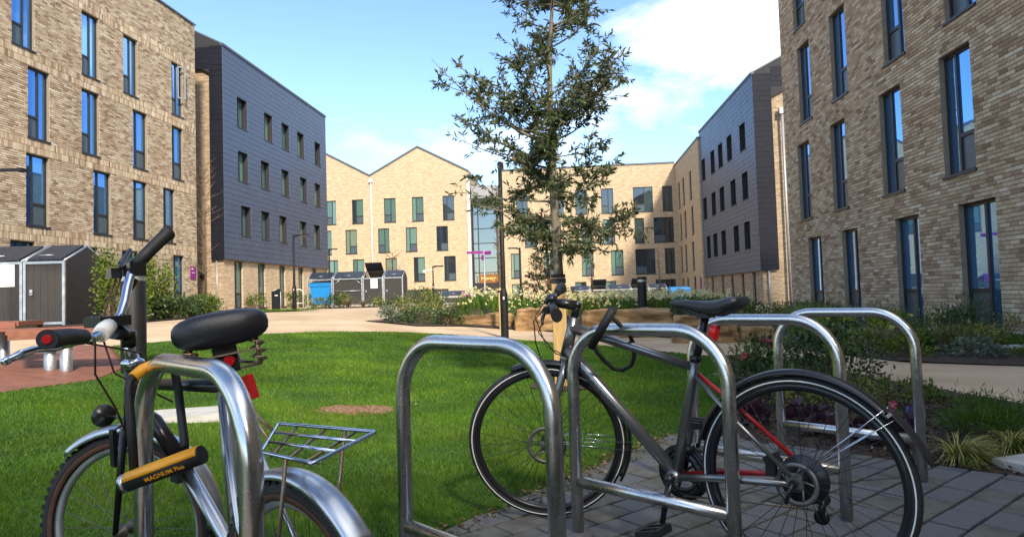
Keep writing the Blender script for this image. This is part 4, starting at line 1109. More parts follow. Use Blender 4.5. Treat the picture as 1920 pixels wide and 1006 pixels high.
# ------------------------------------------------------------------ silver bicycle with yellow lock
u2 = Vector((-0.774, 0.632, 0)).normalized(); H2 = math.atan2(u2.y, u2.x)
b2k = empty('bicycle', (-0.47, 1.45, 0.0), 0, (R(-2.5), 0, H2))
b2k.rotation_mode = 'XYZ'
tag(b2k, 'old silver folding bicycle with padded saddle, rack and metal mudguards', 'bicycle')
LW2I = (Matrix.Translation((-0.47, 1.45, 0)) @ Matrix.Rotation(H2, 4, 'Z') @ Matrix.Rotation(R(-2.5), 4, 'X')).inverted()
W2 = lambda *P: [LW2I @ Vector(p) for p in P]
WR2 = 0.296
rc2 = (0, 0, WR2)
wheel(b2k, 'rear_wheel', rc2, WR2, 0.024, None, M_tyre, M_galv, M_spoke, side_m=M_gum, knobs=64, nspk=28, sr=0.0011)
fcx = W2((-1.20, 2.035, 0.296))[0]
fdir = LW2I.to_3x3() @ Vector((-0.985, 0.17, 0.0))
fang = math.atan2(fdir.y, fdir.x)
FM = Matrix.Translation(fcx) @ Matrix.Rotation(fang, 4, 'Z') @ Matrix.Rotation(R(3), 4, 'X')
wheel(b2k, 'front_wheel', (0, 0, 0), WR2, 0.024, FM, M_tyre, M_galv, M_spoke, side_m=M_gum, knobs=64, nspk=28, sr=0.0011)
guard(None, rc2, WR2 + 0.020, 40, 138, 0.033, 0.016, M_alu, 'mudguard', b2k)
guard(FM, (0, 0, 0), WR2 + 0.022, 50, 178, 0.036, 0.026, M_alu, 'mudguard', b2k)
P = W2((-1.113, 1.915, 0.80), (-1.135, 1.945, 0.62), (-1.18, 2.02, 0.58), (-1.06, 1.93, 0.745), (-0.735, 1.665, 0.765), (-1.031, 1.88, 0.645), (-0.955, 1.855, 0.553), (-0.925, 1.845, 0.517), (-0.800, 1.81, 0.334), (-0.74, 1.74, 0.25), (-0.745, 1.68, 0.80), (-0.70, 1.66, 0.30))
f2 = MB(); f2.tube([P[0], P[1]], 0.021, 14); f2.tube([P[3], P[4]], 0.017, 12); f2.tube([(P[0] + P[1]) / 2 - Vector((0, 0, 0.03)), P[5], P[6]], 0.022, 14)
f2.build('front_frame', M_bikeblack, b2k)
hg = MB(); hg.tube([P[6], P[7]], 0.029, 14); hg.box(P[7] + Vector((0.0, 0.028, -0.01)), (0.045, 0.014, 0.035)); hg.tube([P[7] + Vector((0, 0.03, 0)), P[7] + Vector((0, 0.045, 0))], 0.007, 8); hg.build('folding_joint', M_black, b2k)
f3 = MB(); f3.tube([P[7], P[8], P[9]], 0.019, 14); f3.tube([P[10], P[11]], 0.019, 14)
for s in (-1, 1):
    f3.tube([P[9] + Vector((0, s * 0.02, 0)), (0.1, s * 0.055, 0.285), (0, s * 0.06, WR2)], 0.010, 8); f3.tube([P[10] + Vector((-0.02, s * 0.02, -0.06)), (0.14, s * 0.055, 0.48), (0, s * 0.06, WR2)], 0.008, 8)
f3.build('rear_frame', M_alu, b2k)
fk2 = MB()
top = P[1]; side_v = (FM.to_3x3() @ Vector((0, 1, 0))).normalized()
fk2.tube([P[1], P[1] + (fcx + Vector((0, 0, 0.35)) - P[1]) * 0.5], 0.016, 10)
crn = fcx + Vector((0, 0, 0.335)) + (FM.to_3x3() @ Vector((-0.045, 0, 0)))
fk2.tube([P[1], crn], 0.019, 12)
for s in (-1, 1): fk2.tube([crn, crn + side_v * s * 0.048 + Vector((0, 0, -0.03)), fcx + side_v * s * 0.052], [0.013, 0.012, 0.008], 10)
fk2.build('fork', M_bikeblack, b2k)
sb = MB(); sb.tube([P[0], W2((-1.097, 1.87, 0.87))[0]], 0.0145, 12)
n0 = W2((-1.110, 1.91, 0.812))[0]
sb.lathe([(0.014, 0.03), (0.018, 0.012), (0.030, 0.006), (0.032, -0.002), (0.028, -0.01), (0.022, -0.02)], 18, 'Z', n0); sb.build('headset', M_chrome, b2k)
st2 = MB(); q = W2((-1.096, 1.868, 0.905), (-1.098, 1.872, 0.86), (-1.099, 1.80, 0.908), (-1.103, 1.79, 0.93), (-1.14, 1.83, 0.915))
st2.tube([q[0], q[1]], 0.019, 14); st2.tube([q[0] - Vector((0, 0, 0.012)), q[2]], [0.017, 0.022], 12)
st2.box(q[3] + Vector((0.01, 0, 0.006)), (0.075, 0.085, 0.028), Matrix.Rotation(R(12), 3, 'Z'))
for dx in (-0.025, 0.025):
    for dy in (-0.028, 0.028): st2.lathe([(0, 0.012), (0.006, 0.012), (0.006, 0.024), (0, 0.024)], 8, 'Z', q[3] + Vector((dx + 0.01, dy, 0)))
st2.build('stem', M_bikeblack, b2k)
hp = W2((-1.060, 1.60, 0.900), (-1.056, 1.64, 0.897), (-1.072, 1.70, 0.905), (-1.085, 1.75, 0.920), (-1.099, 1.80, 0.932), (-1.101, 1.835, 0.950), (-1.106, 1.865, 0.985), (-1.119, 1.90, 1.028), (-1.130, 1.94, 1.073), (-1.128, 1.97, 1.106), (-1.108, 2.02, 1.155))
MB().tube(hp, 0.0125, 14).build('handlebar', M_chrome, b2k)
MB().tube(W2((-1.090, 1.765, 0.924), (-1.078, 1.725, 0.912), (-1.068, 1.695, 0.903)), [0.021, 0.023, 0.020], 14).build('shifter_sleeve', M_white, b2k)
g1 = MB().tube(W2((-1.060, 1.615, 0.903), (-1.053, 1.55, 0.908), (-1.036, 1.465, 0.907), (-1.033, 1.452, 0.907)), [0.019, 0.020, 0.0215, 0.0225], 18).build('grip', M_black, b2k)
MB().tube(W2((-1.0335, 1.4535, 0.907), (-1.0315, 1.4475, 0.907)), [0.0115, 0.0095], 14).build('end_plug', M_redlens, g1)
MB().tube(W2((-1.131, 1.965, 1.098), (-1.112, 2.01, 1.145), (-1.093, 2.055, 1.190), (-1.088, 2.066, 1.200), (-1.086, 2.072, 1.205)), [0.018, 0.019, 0.020, 0.023, 0.022], 16).build('grip', M_black, b2k)
lv = MB(); lv.tube(W2((-1.060, 1.60, 0.895), (-1.072, 1.53, 0.882), (-1.074, 1.47, 0.885), (-1.066, 1.42, 0.879), (-1.063, 1.375, 0.868)), [0.010, 0.008, 0.008, 0.010, 0.006], 10); lv.lathe([(0, -0.009), (0.008, -0.006), (0.0095, 0), (0.008, 0.006), (0, 0.009)], 10, 'Z', W2((-1.063, 1.373, 0.868))[0])
lv.build('brake_lever', M_chrome, b2k)
lv = MB(); c_ = W2((-1.128, 1.955, 1.085))[0]; lv.box(c_, (0.05, 0.045, 0.04)); lv.tube(W2((-1.150, 1.95, 1.09), (-1.178, 1.965, 1.10), (-1.185, 2.03, 1.15)), [0.012, 0.010, 0.007], 8); lv.box(W2((-1.19, 1.955, 1.075))[0], (0.04, 0.03, 0.03))
lv.tube([c_ + Vector((0, 0.0, -0.03)), c_ + Vector((0, 0.02, -0.055))], 0.012, 8)
lv.build('brake_lever', M_bikeblack, b2k)
ca_ = MB()
ca_.tube(W2((-1.062, 1.60, 0.892), (-1.03, 1.70, 0.868), (-1.02, 1.80, 0.845), (-1.07, 1.90, 0.825)), 0.0028, 6)
ca_.tube(W2((-1.085, 1.70, 0.898), (-1.098, 1.72, 0.80), (-1.08, 1.78, 0.70), (-1.10, 1.85, 0.63), (-1.135, 1.93, 0.585)), 0.0028, 6)
ca_.tube(W2((-1.08, 1.72, 0.90), (-1.06, 1.74, 0.80), (-1.01, 1.82, 0.74), (-0.98, 1.88, 0.70)), 0.0028, 6)
ca_.tube(W2((-1.18, 1.96, 1.08), (-1.19, 1.93, 1.0), (-1.17, 1.86, 0.93), (-1.11, 1.82, 0.90)), 0.0028, 6)
ca_.tube(W2((-1.17, 1.96, 1.07), (-1.175, 1.93, 1.0), (-1.15, 1.87, 0.93), (-1.10, 1.83, 0.90)), 0.0028, 6)
ca_.build('cables', M_cable, b2k)
lb = MB(); lc = W2((-1.300, 2.085, 0.632))[0]; lb.lathe([(0.0, 0.0), (0.034, 0.004), (0.036, 0.012), (0.026, 0.03), (0.012, 0.045), (0.0, 0.048)], 20, 'X', lc); lb.tube([lc + Vector((0.03, 0, 0)), W2((-1.22, 2.03, 0.635))[0], W2((-1.15, 1.98, 0.60))[0]], 0.004, 6)
lb.build('front_lamp', M_bikeblack, b2k)
bc = MB(); c0 = fcx + Vector((0, 0, 0.255)); bc.box(c0 + side_v * 0.04, (0.03, 0.012, 0.11)); bc.box(c0 - side_v * 0.04, (0.03, 0.012, 0.11)); bc.box(c0 + side_v * 0.03 + Vector((0, 0, -0.03)), (0.05, 0.014, 0.014)); bc.tube([c0 + side_v * 0.045 + Vector((0, 0, 0.05)), c0 - side_v * 0.045 + Vector((0, 0, 0.075))], 0.003, 6)
bc.build('rim_brake', M_bikeblack, b2k)
# rack
rk = MB(); zr = 0.657
A_, B_, C_, D_ = W2((-0.600, 1.50, zr), (-0.500, 1.615, zr), (-0.392, 1.293, zr), (-0.300, 1.42, zr))
A_, B_, C_, D_ = W2((-0.545, 1.405, zr), (-0.600, 1.66, zr + 0.012), (-0.400, 1.292, zr), (-0.325, 1.52, zr + 0.012))
lerp = lambda a, b, t: a + (b - a) * t
def rounded(a, b, c, d, k=0.12):
    pts = []
    for p, q, r_ in ((d, a, b), (a, b, c), (b, c, d), (c, d, a)):
        pts += [lerp(q, p, k * 0.6), lerp(q, p, k * 0.2), lerp(q, r_, k * 0.2), lerp(q, r_, k * 0.6)]
    return pts
rk.tube(rounded(A_, B_, D_, C_), 0.0044, 8, closed=True)
for t in (0.34, 0.66): rk.tube([lerp(A_, B_, t), lerp(C_, D_, t)], 0.0038, 8)
rk.build('luggage_rack', M_chrome, b2k)
rs = MB()
for t in (0.2, 0.5, 0.8): rs.tube([lerp(A_, C_, t) - Vector((0, 0, 0.006)), lerp(B_, D_, t) - Vector((0, 0, 0.006))], 0.0036, 8)
rs.tube([lerp(A_, C_, 0.5), Vector((0.0, 0.07, WR2 + 0.01))], 0.0042, 8); rs.tube([lerp(B_, D_, 0.7), Vector((0.0, -0.07, WR2 + 0.01))], 0.0042, 8)
rs.tube([lerp(A_, B_, 0.4), W2((-0.62, 1.56, 0.70))[0], W2((-0.655, 1.60, 0.77))[0]], 0.0042, 8)
rs.tube([lerp(A_, B_, 0.7), W2((-0.63, 1.60, 0.70))[0], W2((-0.67, 1.62, 0.77))[0]], 0.0042, 8)
rs.build('rack_struts', M_rust, b2k)
rf_c = W2((-0.618, 1.515, 0.777))[0]
MB(Matrix.Translation(rf_c) @ Matrix.Rotation(R(-28) - H2, 4, 'Z') @ Matrix.Rotation(R(-20), 4, 'Y')).box((0, 0, 0), (0.044, 0.018, 0.056)).build('reflector', M_redlens, b2k)
MB().tube([W2((-0.694, 1.60, 0.836))[0], W2((-0.690, 1.588, 0.836))[0]], 0.013, 12).build('tail_light', M_redlens, b2k)
MB(Matrix.Translation((0.09, 0.03, WR2 - 0.12))).box((0, 0, 0), (0.05, 0.008, 0.075), Matrix.Rotation(R(25), 3, 'Y')).build('spoke_reflector', M_white, b2k)
# saddle seen from behind: built pointing along +x, then swung and tilted
S2 = LW2I @ Matrix.Translation((-0.693, 1.565, 0.868)) @ Matrix.Rotation(R(112), 4, 'Z') @ Matrix.Rotation(R(-9), 4, 'X') @ Matrix.Rotation(R(4), 4, 'Y')
sm2 = saddle_mesh([(-0.012, 0.060, 0.072, 0.030, 0), (-0.002, 0.094, 0.084, 0.014, 0), (0.016, 0.108, 0.090, 0.004, 0), (0.050, 0.111, 0.094, 0.004, .004), (0.095, 0.100, 0.094, 0.012, .006), (0.135, 0.070, 0.096, 0.022, .004), (0.175, 0.042, 0.094, 0.030, 0), (0.23, 0.032, 0.092, 0.040, 0), (0.262, 0.022, 0.086, 0.052, 0), (0.272, 0.006, 0.074, 0.062, 0)], 24)
sm2.v = [S2 @ v for v in sm2.v]
s2o = sm2.build('saddle', M_vinyl, b2k)
sp_ = MB(S2)
for s in (-1, 1):
    for i in range(4): sp_.ring(0.016, 0.0022, (0, 0, 0), 14, 5) if False else None
    cx, cy = 0.035, s * 0.075
    pts = [(cx + 0.016 * math.cos(i * 0.7), cy + 0.016 * math.sin(i * 0.7), 0.012 - 0.0022 * i) for i in range(28)]
    sp_.tube(pts, 0.0028, 6)
    sp_.tube([(cx, cy, 0.02), (cx, cy, -0.055)], 0.0055, 8)
    sp_.tube([(cx, cy, -0.052), (0.10, s * 0.03, -0.040), (0.20, s * 0.02, 0.005), (0.24, s * 0.018, 0.035)], 0.0038, 6)
sp_.tube([(0.035, -0.075, -0.054), (0.035, 0.075, -0.054)], 0.0035, 6)
sp_.bx(0.015, 0.05, -0.07, 0.07, -0.018, -0.014)
sp_.build('saddle_springs', M_rust, s2o)
MB(S2).bx(0.03, 0.08, -0.028, 0.028, -0.06, 0.004).build('saddle_clamp', M_bikeblack, s2o)
for yy in (-0.05, 0.05):
    MB(S2).lathe([(0, -0.016), (0.005, -0.0155), (0.005, -0.010), (0, -0.009)], 10, 'X', (0.006, yy, 0.046)).build('rivet', M_rust, s2o)
MB().tube([W2((-0.715, 1.635, 0.83))[0], P[10]], 0.013, 10).build('seat_post', M_chrome, b2k)

# yellow and black lock
lk = empty('bike_lock', (-0.87, 1.63, 0.55)); tag(lk, 'yellow and black shackle lock hanging on the silver bicycle', 'bike lock')
o4 = Vector((-0.87, 1.63, 0.55)); rl = lambda *Q: [Vector(p) - o4 for p in Q]
pa, pb = rl((-0.958, 1.615, 0.545), (-0.762, 1.60, 0.612))
MB().tube([pa, pb], 0.0225, 18).build('lock_bar', M_black, lk)
MB().tube([pa - (pb - pa) * 0.03, pa + (pb - pa) * 0.035], 0.0232, 18).build('end_cap', M_alu, lk)
dv = (pb - pa).normalized(); upd = Vector((0, 0, 1)) - dv * dv.z; upd.normalize(); sdv = dv.cross(upd)
yc = MB(); vs = []; fs = []
for t in (0.05, 0.98):
    for k in range(9):
        a = R(10 + 20 * k); vs.append(lerp(pa, pb, t) + (sdv * math.cos(a) + upd * math.sin(a)) * 0.0250)
for k in range(8): fs.append((k, k + 1, 10 + k, 9 + k))
yc.add(vs, fs, True); yo = yc.build('yellow_cover', M_yellow, lk); so3 = yo.modifiers.new('thick', 'SOLIDIFY'); so3.thickness = 0.004
cu = bpy.data.curves.new('lettering', 'FONT'); cu.body = 'MAGNUM Plus'; cu.size = 0.0165; cu.extrude = 0.0004; cu.offset = 0.0002; cu.materials.append(M_yellow)
tx = bpy.data.objects.new('lettering', cu); COL.objects.link(tx); me = bpy.data.meshes.new_from_object(tx); bpy.data.objects.remove(tx)
front = Vector((0.45, -0.9, 0)); front = (front - dv * front.dot(dv)).normalized(); upl = front.cross(dv) if front.cross(dv).z > 0 else dv.cross(front)
for v in me.vertices:
    a = (v.co.y - 0.011) / 0.0230
    v.co = lerp(pa, pb, 0.30) + dv * v.co.x + (front * math.cos(a) + upl * math.sin(a)) * (0.0232 + v.co.z)
link('lettering', me, lk)
MB().tube(rl((-0.940, 1.62, 0.575), (-0.955, 1.635, 0.68), (-0.968, 1.645, 0.765), (-0.970, 1.655, 0.785), (-0.962, 1.672, 0.803)), 0.0105, 12).build('shackle', M_black, lk)
MB().tube(rl((-0.966, 1.664, 0.795), (-0.955, 1.685, 0.812), (-0.938, 1.71, 0.822), (-0.918, 1.735, 0.824)), 0.0145, 12).build('shackle_sleeve', M_yellow, lk)
MB().tube(rl((-0.918, 1.735, 0.824), (-0.905, 1.745, 0.812), (-0.895, 1.745, 0.76), (-0.842, 1.668, 0.645), (-0.828, 1.645, 0.618)), 0.0105, 12).build('shackle', M_black, lk)

# ------------------------------------------------------------------ lamp posts
def lamp(x, y, h, arm, label, sleeve=0.085, zb=None, arm2=None, camera_dome=False):
    z0 = gz(x, y) if zb is None else zb
    t = empty('lamp_post', (x, y, z0)); tag(t, label, 'lamp post', 'black lamp posts of the courtyard')
    MB().lathe([(sleeve, -0.1), (sleeve, 0.92), (sleeve * 0.93, 0.96), (sleeve * 0.62, 1.06)], 20).build('base_sleeve', M_blackpost, t)
    MB().lathe([(sleeve * 0.62, 1.0), (sleeve * 0.50, h), (0, h + 0.01)], 16).build('pole', M_blackpost, t)
    if arm:
        hd = MB(); hd.tube([(0, 0, h - 0.06), (arm[0] * 0.4, arm[1] * 0.4, h - 0.03)], 0.028, 8)
        hd.box((arm[0] * 0.68, arm[1] * 0.68, h - 0.02), (abs(arm[0]) * 0.75 + 0.12, abs(arm[1]) * 0.75 + 0.16, 0.055)); hd.build('lamp_head', M_blackpost, t)
        MB().box((arm[0] * 0.72, arm[1] * 0.72, h - 0.052), (abs(arm[0]) * 0.5 + 0.05, abs(arm[1]) * 0.5 + 0.09, 0.008)).build('diffuser', M_white, t)
    if camera_dome:
        cd = MB(); cd.tube([(0, 0, h - 0.18), (-0.36, 0, h - 0.18)], 0.025, 8); cd.lathe([(0, 0.02), (0.07, 0.01), (0.075, -0.05), (0.05, -0.11), (0, -0.13)], 14, 'Z', (-0.40, 0, h - 0.2)); cd.build('camera_dome', M_white, t)
    MB().box((0.0, -sleeve - 0.002, 0.86), (0.03, 0.004, 0.06)).build('number_plate', M_white, t)
    return t
lamp(-0.20, 14.3, 3.85, (0.02, 0.55), 'black lamp post at the lawn edge with its top among the leaves')
lamp(-9.0, 27.0, 3.12, (0.55, 0), 'black lamp post on the small grass tongue by the clad block', 0.08)
lamp(-9.66, 34.6, 3.10, (0.36, 0), 'black lamp post in front of the blue wheeled bin', 0.08)
lamp(-3.63, 30.0, 1.82, (0.40, 0), 'short lamp post with camera dome before the gabled building', 0.05, camera_dome=True)
lamp(0.38, 30.0, 2.85, (-0.46, 0), 'black lamp post behind the small conifer', 0.09)
lamp(-10.15, 12.2, 3.0, (0.95, 0), 'lamp post beside the dark boarded bin store', 0.085)

# ------------------------------------------------------------------ bollards
def bollard(x, y, r, h, label, lit=True, zb=None):
    t = empty('bollard', (x, y, gz(x, y) if zb is None else zb)); tag(t, label, 'bollard')
    MB().lathe([(r, -0.1), (r, h * 0.90), (r * 0.96, h * 0.905)], 28).build('shaft', M_blackpost, t)
    if lit:
        MB().lathe([(r * 0.97, h * 0.905), (r * 0.97, h * 0.95)], 28).build('light_band', M_galv, t)
    MB().lathe([(r, h * 0.95), (r, h * 0.995), (r * 0.95, h), (0, h)], 28).build('cap', M_blackpost, t)
bollard(-4.12, 7.11, 0.125, 1.10, 'wide black light bollard behind the silver bicycle handlebars')
bollard(2.96, 15.0, 0.103, 1.20, 'black light bollard among the daffodils', zb=0.10)
t = empty('marker_post', (-10.85, 30.0, gz(-10.85, 30))); tag(t, 'dark slanted marker post near the far hoop stands', 'post')
MB().add([(-0.17, -0.09, -0.1), (0.17, -0.09, -0.1), (0.17, 0.09, -0.1), (-0.17, 0.09, -0.1), (-0.17, -0.09, 0.86), (0.17, -0.09, 0.98), (0.17, 0.09, 0.98), (-0.17, 0.09, 0.86)], [(3, 2, 1, 0), (4, 5, 6, 7), (0, 1, 5, 4), (1, 2, 6, 5), (2, 3, 7, 6), (3, 0, 4, 7)])
pm = MB(); pm.add([(-0.17, -0.09, -0.1), (0.17, -0.09, -0.1), (0.17, 0.09, -0.1), (-0.17, 0.09, -0.1), (-0.17, -0.09, 0.86), (0.17, -0.09, 0.98), (0.17, 0.09, 0.98), (-0.17, 0.09, 0.86)], [(3, 2, 1, 0), (4, 5, 6, 7), (0, 1, 5, 4), (1, 2, 6, 5), (2, 3, 7, 6), (3, 0, 4, 7)])
pm.build('body', M_blackpost, t); MB().bx(-0.02, 0.12, -0.096, -0.0905, 0.66, 0.70).build('plate', M_white, t)

# ------------------------------------------------------------------ bin stores
def bin_unit(x, y, rz, w, d, hf, ha, label, kind='door', lid_open=False, sides=(True, True), notice=False, zb=None, group='boarded bin store units'):
    """front at -y, unit from x=0..w"""
    t = empty('bin_store', (x, y, gz(x, y) if zb is None else zb), rz); tag(t, label, 'bin store', group)
    p = 0.055
    fr = MB()
    for px in (0.003, w - p - 0.003):
        for py in (0, d - p): fr.bx(px, px + p, py, py + p, -0.1, hf)
    for py in (0, d - p): fr.bx(p, w - p, py + 0.002, py + p - 0.002, hf - p, hf).bx(p, w - p, py + 0.002, py + p - 0.002, 0.03, 0.03 + p)
    for px in (0.003, w - p - 0.003):
        for s0, s1 in (((px + p / 2, 0.02, hf), (px + p / 2, d / 2, ha)), ((px + p / 2, d - 0.02, hf), (px + p / 2, d / 2, ha))): fr.tube([s0, s1], p / 2, 6)
    fr.tube([(p, d / 2, ha), (w - p, d / 2, ha)], p / 2.2, 6)
    fr.build('steel_frame', M_galv, t)
    n = int((w - 2 * p) / 0.15); bwid = (w - 2 * p - 0.02) / n
    if kind == 'door':
        for i in range(n):
            MB().bx(p + 0.012 + i * bwid, p + 0.008 + (i + 1) * bwid, 0.02, 0.04, 0.1, hf - p - 0.01).build('board', M_timberdark, t)
        hd_ = MB().tube([(p + 0.12, -0.03, hf * 0.5), (p + 0.12, -0.03, hf * 0.5 + 0.06)], 0.012, 6).bx(p + 0.09, p + 0.15, -0.02, 0.019, hf * 0.5 - 0.03, hf * 0.5 + 0.09); hd_.build('latch', M_galv, t)
    elif kind == 'open':
        br = MB(); br.tube([(p, 0.03, hf - 0.35), (p + 0.3, 0.03, hf - 0.06)], 0.02, 6).tube([(w - p, 0.03, hf - 0.35), (w - p - 0.3, 0.03, hf - 0.06)], 0.02, 6).tube([(p, 0.03, hf * 0.55), (w - p, 0.03, hf * 0.55)], 0.02, 6); br.build('brace', M_galv, t)
        for i in range(n): MB().bx(p + 0.012 + i * bwid, p + 0.008 + (i + 1) * bwid, 0.07, 0.09, 0.1, hf - p).build('board', M_timberdark, t)
    for on, px in zip(sides, (0.004, w - 0.028)):
        if on:
            nb = int((d - 2 * p) / 0.15); bd = (d - 2 * p) / nb
            for i in range(nb):
                ya, yb = p + i * bd + 0.003, p + (i + 1) * bd - 0.003
                za, zb_ = [hf + (ha - hf) * (1 - abs(yy - d / 2) / (d / 2)) - 0.02 for yy in (ya, yb)]
                m_ = MB(); m_.add([(px, ya, 0.08), (px + 0.022, ya, 0.08), (px + 0.022, yb, 0.08), (px, yb, 0.08), (px, ya, za), (px + 0.022, ya, za), (px + 0.022, yb, zb_), (px, yb, zb_)], [(3, 2, 1, 0), (4, 5, 6, 7), (0, 1, 5, 4), (1, 2, 6, 5), (2, 3, 7, 6), (3, 0, 4, 7)])
                m_.build('side_board', M_timberdark, t)
    # lid halves
    for k, (ya, yb) in enumerate(((0.03, d / 2 - 0.03), (d / 2 + 0.03, d - 0.03))):
        z1 = lambda yy: hf + (ha - hf) * (1 - abs(yy - d / 2) / (d / 2)) + 0.015
        pts = [(p + 0.03, ya, z1(ya)), (w - p - 0.03, ya, z1(ya)), (w - p - 0.03, yb, z1(yb)), (p + 0.03, yb, z1(yb))]
        if lid_open and k == 0:
            L_ = math.hypot(yb - ya, z1(yb) - z1(ya)); pts = [(p + 0.03, yb - L_ * 0.75, z1(yb) + L_ * 0.60), (w - p - 0.03, yb - L_ * 0.75, z1(yb) + L_ * 0.60), pts[2], pts[3]]
        m_ = MB(); m_.add(pts + [(a, b, c + 0.03) for a, b, c in pts], [(3, 2, 1, 0), (4, 5, 6, 7), (0, 1, 5, 4), (1, 2, 6, 5), (2, 3, 7, 6), (3, 0, 4, 7)])
        lo = m_.build('lid', M_sedum, t)
        if k == 0 and not lid_open:
            yy = ya + 0.10; zz = z1(yy) + 0.03
            MB().tube([(w / 2 - 0.15, yy, zz - 0.01), (w / 2 - 0.15, yy - 0.05, zz + 0.04), (w / 2 + 0.15, yy - 0.05, zz + 0.04), (w / 2 + 0.15, yy, zz - 0.01)], 0.012, 6).build('lid_handle', M_galv, lo)
    if notice:
        no = MB().bx(w / 2 - 0.18 + notice, w / 2 + 0.18 + notice, 0.008, 0.0185, hf * 0.62, hf * 0.62 + 0.5).build('notice', M_paper, t)
        MB().bx(w / 2 - 0.12 + notice, w / 2 + 0.12 + notice, 0.004, 0.0075, hf * 0.62 + 0.05, hf * 0.62 + 0.06).tube([(w / 2 - 0.06 + notice, 0.006, hf * 0.62 + 0.2), (w / 2 + 0.06 + notice, 0.006, hf * 0.62 + 0.2), (w / 2 + 0.07 + notice, 0.006, hf * 0.62 + 0.36), (w / 2 - 0.07 + notice, 0.006, hf * 0.62 + 0.36)], 0.005, 4, closed=True).build('printed_symbol', M_ink, no)
    return t
zb = 0.66
bin_unit(-10.70, 34.1, -0.02, 1.32, 1.35, 1.45, 1.80, 'bin store bay without a door holding the blue wheeled bin', 'none', sides=(False, False), zb=zb)
bin_unit(-9.36, 34.08, -0.02, 1.55, 1.35, 1.45, 1.80, 'doorless bin store bay with diagonal braces', 'open', sides=(False, False), zb=zb)
bin_unit(-7.79, 34.05, -0.02, 1.06, 1.35, 1.45, 1.80, 'bin store unit with raised lid and white notice', 'door', lid_open=True, sides=(False, False), notice=0.06, zb=zb)
bin_unit(-6.71, 34.03, -0.02, 1.02, 1.35, 1.45, 1.80, 'closed boarded bin store unit at the end of the far row', 'door', sides=(False, True), zb=zb)
rzl = 0.10
bin_unit(-11.15, 14.15, rzl, 0.02 + 1.42, 1.75, 1.42, 1.76, 'near boarded bin store unit with closed door beside shrubs', 'door', sides=(False, True), zb=0.63, group='near boarded bin store units') if False else None
ux, uy = math.cos(rzl), math.sin(rzl)
bx0, by0 = -9.77, 14.28
bin_unit(bx0 - 0.86 * ux, by0 - 0.86 * uy, rzl, 0.86, 1.9, 1.41, 1.80, 'boarded bin store unit with closed door beside evergreen shrubs', 'door', sides=(False, True), zb=0.62, group='near boarded bin store units')
bin_unit(bx0 - 1.99 * ux, by0 - 1.99 * uy, rzl, 1.12, 1.9, 1.41, 1.80, 'boarded bin store unit with white notice by the sunlit wall', 'door', sides=(True, False), notice=0.22, zb=0.62, group='near boarded bin store units')
for i, (x, w, op) in enumerate(((4.0, 1.3, False), (5.35, 1.2, True), (6.6, 1.5, False), (8.15, 1.2, True), (9.4, 1.2, False))):
    bin_unit(x * 0.98, 44.2 - 0.02 * i, -0.03, w, 1.35, 1.18, 1.45, 'far bin store unit with raised lid behind the daffodils' if op else 'far closed bin store unit behind the daffodils', 'door', lid_open=op, sides=(i == 0, i == 4), zb=-0.02, group='far bin store units')
tsh = bin_unit(-3.55, 32.0, 0.0, 1.2, 1.3, 0.40, 0.64, 'low gabled shelter of dark boards before the gabled building', 'door', zb=0.61, sides=(True, True), group='low shelter')
del tsh['group']
MB_sign = tag(MB().bx(-2.45, -2.05, 31.9, 31.94, 0.55, 1.28).build('sign', M_magenta), 'small magenta panel beside the low gabled shelter', 'sign')
def wheelie(x, y, rz, label, zb, s=1.0):
    t = empty('wheeled_bin', (x, y, zb), rz); tag(t, label, 'bin', 'blue wheeled bins')
    b = MB(); vs = []
    for zz, wx, wy in ((0.16, 0.50, 0.38), (0.9, 0.60, 0.46), (1.22, 0.63, 0.50)):
        vs += [(-wx * s, -wy, zz), (wx * s, -wy, zz), (wx * s, wy, zz), (-wx * s, wy, zz)]
    b.add(vs, [(3, 2, 1, 0)] + [(4 * k + i, 4 * k + (i + 1) % 4, 4 * k + 4 + (i + 1) % 4, 4 * k + 4 + i) for k in range(2) for i in range(4)] + [(8, 9, 10, 11)])
    b.bx(-0.655 * s, 0.655 * s, -0.525, -0.501, 1.10, 1.22); b.build('body', M_blue, t)
    l = MB(); l.add([(-0.66 * s, -0.55, 1.225), (0.66 * s, -0.55, 1.225), (0.66 * s, 0.54, 1.225), (-0.66 * s, 0.54, 1.225), (-0.63 * s, -0.52, 1.28), (0.63 * s, -0.52, 1.28), (0.63 * s, 0.50, 1.38), (-0.63 * s, 0.50, 1.38)], [(3, 2, 1, 0), (4, 5, 6, 7), (0, 1, 5, 4), (1, 2, 6, 5), (2, 3, 7, 6), (3, 0, 4, 7)])
    l.build('lid', M_blue, t)
    for sx in (-1, 1):
        for sy in (-1, 1): MB().lathe([(0, -0.02), (0.085, -0.02), (0.085, 0.02), (0, 0.02)], 14, 'X', (sx * 0.42 * s, sy * 0.32, 0.085)).build('wheel', M_black, t)
        MB().box((sx * 0.42 * s, -0.32, 0.15), (0.05, 0.06, 0.05)).build('castor_bracket', M_galv, t)
wheelie(-10.06, 34.78, -0.02, 'blue wheeled bin inside the doorless bin store bay', zb + 0.0, 0.9)
wheelie(10.75, 42.3, -0.1, 'blue wheeled bin beyond the daffodils by the return wing', -0.18, 0.95)

